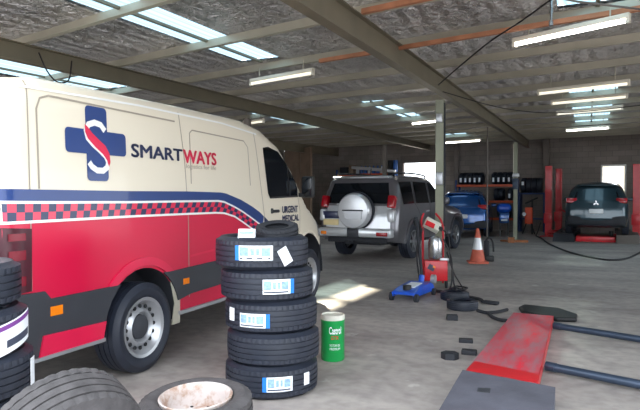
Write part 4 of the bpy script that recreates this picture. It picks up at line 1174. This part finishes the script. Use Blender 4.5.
# timber at post 2 foot
for lab, x, y, r, s in (('timber offcut right of the slim post foot', -1.85, 18.6, .2, (.5, .12, .07)), ('timber offcut leaning left of the slim post foot', -2.25, 18.7, -.5, (.3, .14, .05)), ('short timber block in front of the slim post', -2.05, 18.35, .05, (.18, .14, .16))):
    o = MB().box((0, 0, s[2] / 2), s, bev=.005).build('timber_block', M['wood'], smooth=0); o.location = (x, y, 0); o.rotation_euler = (0, 0, r)
    tag(o, lab, 'timber block', 'timber blocks round the slim post')

# ================================================================== SHELVING
wa = -.139
def on_wall(x, d): return (x, WY(x) - d)
def rack(label, x0, x1, levels, depth=.5):
    cx = (x0 + x1) / 2; X, Y = on_wall(cx, depth / 2 + .05)
    t = thing('shelf_rack', label, 'shelving', (X, Y, 0), wa)
    l = x1 - x0
    for sx in (-1, 1):
        MB().box((sx * l / 2, -depth / 2, levels[-1] / 2 + .1), (.06, .05, levels[-1] + .2)).box((sx * l / 2, depth / 2, levels[-1] / 2 + .1), (.06, .05, levels[-1] + .2)).build('upright', M['rackblue'], t, smooth=0)
    for z in levels:
        s = MB().box((0, 0, z), (l - .06, depth - .05, .03)).build('shelf_board', M['panelgrey'], t, smooth=0)
        MB().box((0, -depth / 2, z - .03), (l - .06, .04, .09)).box((0, depth / 2, z - .03), (l - .06, .04, .09)).build('beam', M['shelf'], s, smooth=0)
    return t, l
def wall_xy(t, lx_, ly_):
    c, s = math.cos(wa), math.sin(wa)
    return (t.location.x + lx_ * c - ly_ * s, t.location.y + lx_ * s + ly_ * c)
r1, l1 = rack('long orange beamed shelf rack holding tyres behind the blue car', -4.85, -2.5, [.5, 1.17, 1.80], .45)
TR = tyre_mesh(.24, .16, .17, 3, 48, False)
proto = None
def rack_tyre(t, lx_, z, label, R=.24, grp='tyres standing on the rack', white=True):
    X, Y = wall_xy(t, lx_, .0)
    o = thing('tyre', label, 'tyre', (X, Y, z + R), wa, grp)
    q = link('casing', TR, M['rubber'], o); q.rotation_euler = (PI / 2, 0, PI / 2)
    if white:
        MB().box((0, -.242, -.06), (.075, .006, .17)).build('sticker', M['label'], o, smooth=0)
    return o
names = ['leftmost', 'second', 'third', 'fourth', 'fifth']
for k in range(5): rack_tyre(r1, -.98 + k * .19, 1.815, '%s stickered tyre of the left five on the top shelf' % names[k])
names = ['leftmost', 'second', 'third', 'rightmost']
for k in range(4): rack_tyre(r1, .33 + k * .2, 1.815, '%s stickered tyre of the right four on the top shelf' % names[k])
rack_tyre(r1, .42, 1.185, 'plain tyre on the lower shelf', white=False)
rack_tyre(r1, .95, 1.185, 'stickered tyre on the lower shelf')
rack_tyre(r1, .60, 1.185, 'plain tyre in the middle of the lower shelf', white=False)
X, Y = wall_xy(r1, -.3, 0)
for k, (dx, lab) in enumerate(((0.55, 'dark tyre on the bottom shelf, left one'), (.85, 'dark tyre on the bottom shelf, right one'))):
    rack_tyre(r1, dx, .515, lab, white=False)
# tyre bracket right of the post
tw = thing('tyre_rack', 'black wall rack with a row of dark tyres right of the slim post', 'rack', (-1.92, WY(-1.92) - .36, 0), wa)
MB().box((-.45, 0, .75), (.05, .4, 1.5)).box((.45, 0, .75), (.05, .4, 1.5)).box((0, -.18, 1.45), (.9, .04, .05)).box((0, .18, 1.45), (.9, .04, .05)).box((0, 0, .5), (.9, .4, .04)).build('frame', M['rackblue'], tw, smooth=0)
for k in range(4):
    X, Y = wall_xy(tw, -.3 + .2 * k, 0)
    o = thing('tyre', ['stickered tyre at the left of the wall rack', 'second tyre from the left on the wall rack', 'third tyre from the left on the wall rack', 'tyre at the right of the wall rack'][k], 'tyre', (X, Y, 1.76), wa, 'tyres on the wall rack')
    q = link('casing', TM, M['rubber'], o); q.rotation_euler = (PI / 2, 0, PI / 2); q.scale = (.88, .88, .85)
    if k == 0: MB().box((0, -.298, .08), (.09, .006, .14)).build('sticker', M['label'], o, smooth=0)
# orange workshop crane
oc = thing('workshop_stand', 'orange workshop machine on a black stand below the wall tyres', 'machine', (-1.93, 22.6, 0), .1)
MB().box((0, 0, .66), (.26, .2, .60), bev=.03).build('housing', M['orangemachine'], oc)
MB().tube([(.12, 0, 0), (.12, 0, 1.25)], .03).build('upright', M['black'], oc)
MB().tube([(-.12, 0, 1.1), (.3, 0, 1.3)], .03).build('boom', M['black'], oc)
for p in ((-.2, -.2), (.2, -.2), (-.2, .2), (.2, .2)): MB().tube([(p[0] * .4, p[1] * .4, .4), (p[0], p[1], 0.02)], .02).build('leg', M['black'], oc)
MB().cyl((-.16, -.1, .72), (-.16, -.14, .72), .07, 16).build('gauge', M['label'], oc)
# blue compressor tank next to blue car
bc = thing('air_compressor', 'small bright blue compressor right of the blue car', 'compressor', (-2.62, 21.3, 0), .2)
MB().lathe([(1e-4, -.24), (.09, -.23), (.15, -.16), (.16, 0), (.15, .16), (.09, .23), (1e-4, .24)], 24, Matrix.Translation((0, 0, .95)) @ Matrix.Rotation(PI / 2, 4, 'Y')).build('tank', M['jackblue'], bc)
MB().box((0, 0, .62), (.32, .24, .36), bev=.02).build('motor_housing', M['blue'], bc)
for sx in (-.13, .13): MB().box((sx, 0, .22), (.04, .22, .44)).build('leg', M['black'], bc)
MB().box((.0, -.13, .55), (.2, .02, .06)).build('sticker', M['label'], bc)

# left rack behind the van nose
r2, l2 = rack('tall orange beamed rack behind the four wheel drive roof', -10.35, -8.0, [.5, 1.1, 1.7, 2.33])
kk = 0
for k in range(7):
    X, Y = wall_xy(r2, -.22 + k * .2, -.05)
    o = thing('bottle', 'blue topped bottle on the high rack', 'bottle', (X, Y, 2.345), 0, 'blue bottles on the high rack')
    MB().lathe([(1e-4, 0), (.07, 0), (.075, .02), (.075, .2), (.03, .26), (.03, .3), (1e-4, .3)], 16).build('bottle_body', M['bluebottle' if k % 3 else 'label'], o)
    MB().cyl((0, 0, .3), (0, 0, .34), .033, 12).build('cap', M['bluebottle'], o)
for k, (dx, z, sx, sz, mm, lab) in enumerate(((-.86, 2.345, .40, .3, 'softblack', 'dark carton on the top shelf left of the bottles'), (-.5, 2.345, .2, .38, 'panelboard', 'brown carton on the top shelf left of the bottles'),
    (-.6, 1.715, .5, .32, 'rackblue', 'blue carton on the third shelf'), (.2, 1.715, .5, .4, 'softblack', 'dark carton on the third shelf'), (-.5, 1.115, .5, .32, 'softblack', 'dark carton on the second shelf, left'),
    (.4, 1.115, .5, .4, 'liftred', 'red carton on the second shelf'), (-.2, .515, .6, .4, 'softblack', 'dark carton on the bottom shelf'))):
    X, Y = wall_xy(r2, dx, 0)
    o = MB().box((0, 0, sz / 2), (sx, .36, sz), bev=.006).box((0, -.181, sz * .5), (sx * .6, .004, sz * .3)).build('carton', M[mm], smooth=0); o.location = (X, Y, z + .002); o.rotation_euler = (0, 0, wa)
    tag(o, lab, 'carton', 'cartons on the left rack')
# silver awning-like tube resting on the rack top
o = MB().box((0, 0, 0), (2.1, .16, .14), bev=.04).build('silver_pipe', M['silverlt']); X, Y = wall_xy(r2, .55, -.45)
o.location = (-8.9 + .5, 24.4, 2.50); o.rotation_euler = (0, .10, wa)
tag(o, 'long silver box section lying across the high rack', 'metal section')
for k, x in enumerate((-7.85, -7.6)):
    o = MB().cyl((0, 0, 0), (0, 0, 2.9), .1, 16).build('roll', M['bluebottle' if k else 'softblack']); o.location = (x, WY(x) - .25, 0)
    tag(o, ['dark upright roll against the back wall', 'blue upright roll against the back wall'][k], 'roll')

# outside through the openings
o = MB().box((3, 40, 1.0), (16, 6, 2.0)).prism([(-5, 2.0), (11, 2.0), (11, 2.05), (3.4, 3.3), (-5, 2.4)], 'Y', 37, 43).build('neighbouring_building', mat('cream_render', (200, 190, 165), .8, var=.05), smooth=0)
tag(o, 'cream neighbouring building seen through the small window', 'building')

# ================================================================== CAMERA, WORLD, LIGHT
cam = bpy.data.cameras.new('camera'); co = bpy.data.objects.new('camera', cam); COL.objects.link(co)
cam.lens = 33.75; cam.sensor_width = 36; cam.clip_end = 300
co.location = (0, 0, 1.4)
co.rotation_euler = (math.radians(90 - .955), 0, math.radians(24.069))
S.camera = co
w = bpy.data.worlds.new('world'); S.world = w; w.use_nodes = True
bg = w.node_tree.nodes['Background']; bg.inputs[0].default_value = (.86, .93, 1.0, 1); bg.inputs[1].default_value = 2.6
sun = bpy.data.lights.new('sun', 'SUN'); sun.energy = 6; sun.angle = math.radians(1.2); sun.color = (1, .88, .66)
so = bpy.data.objects.new('sun', sun); COL.objects.link(so)
d = Vector((4.05, -7.2, -3.45)); so.rotation_euler = d.to_track_quat('-Z', 'Y').to_euler()
S.view_settings.view_transform = 'Standard'; S.view_settings.look = 'None'; S.view_settings.gamma = 1; S.view_settings.use_curve_mapping = False
S.view_settings.exposure = 1.0
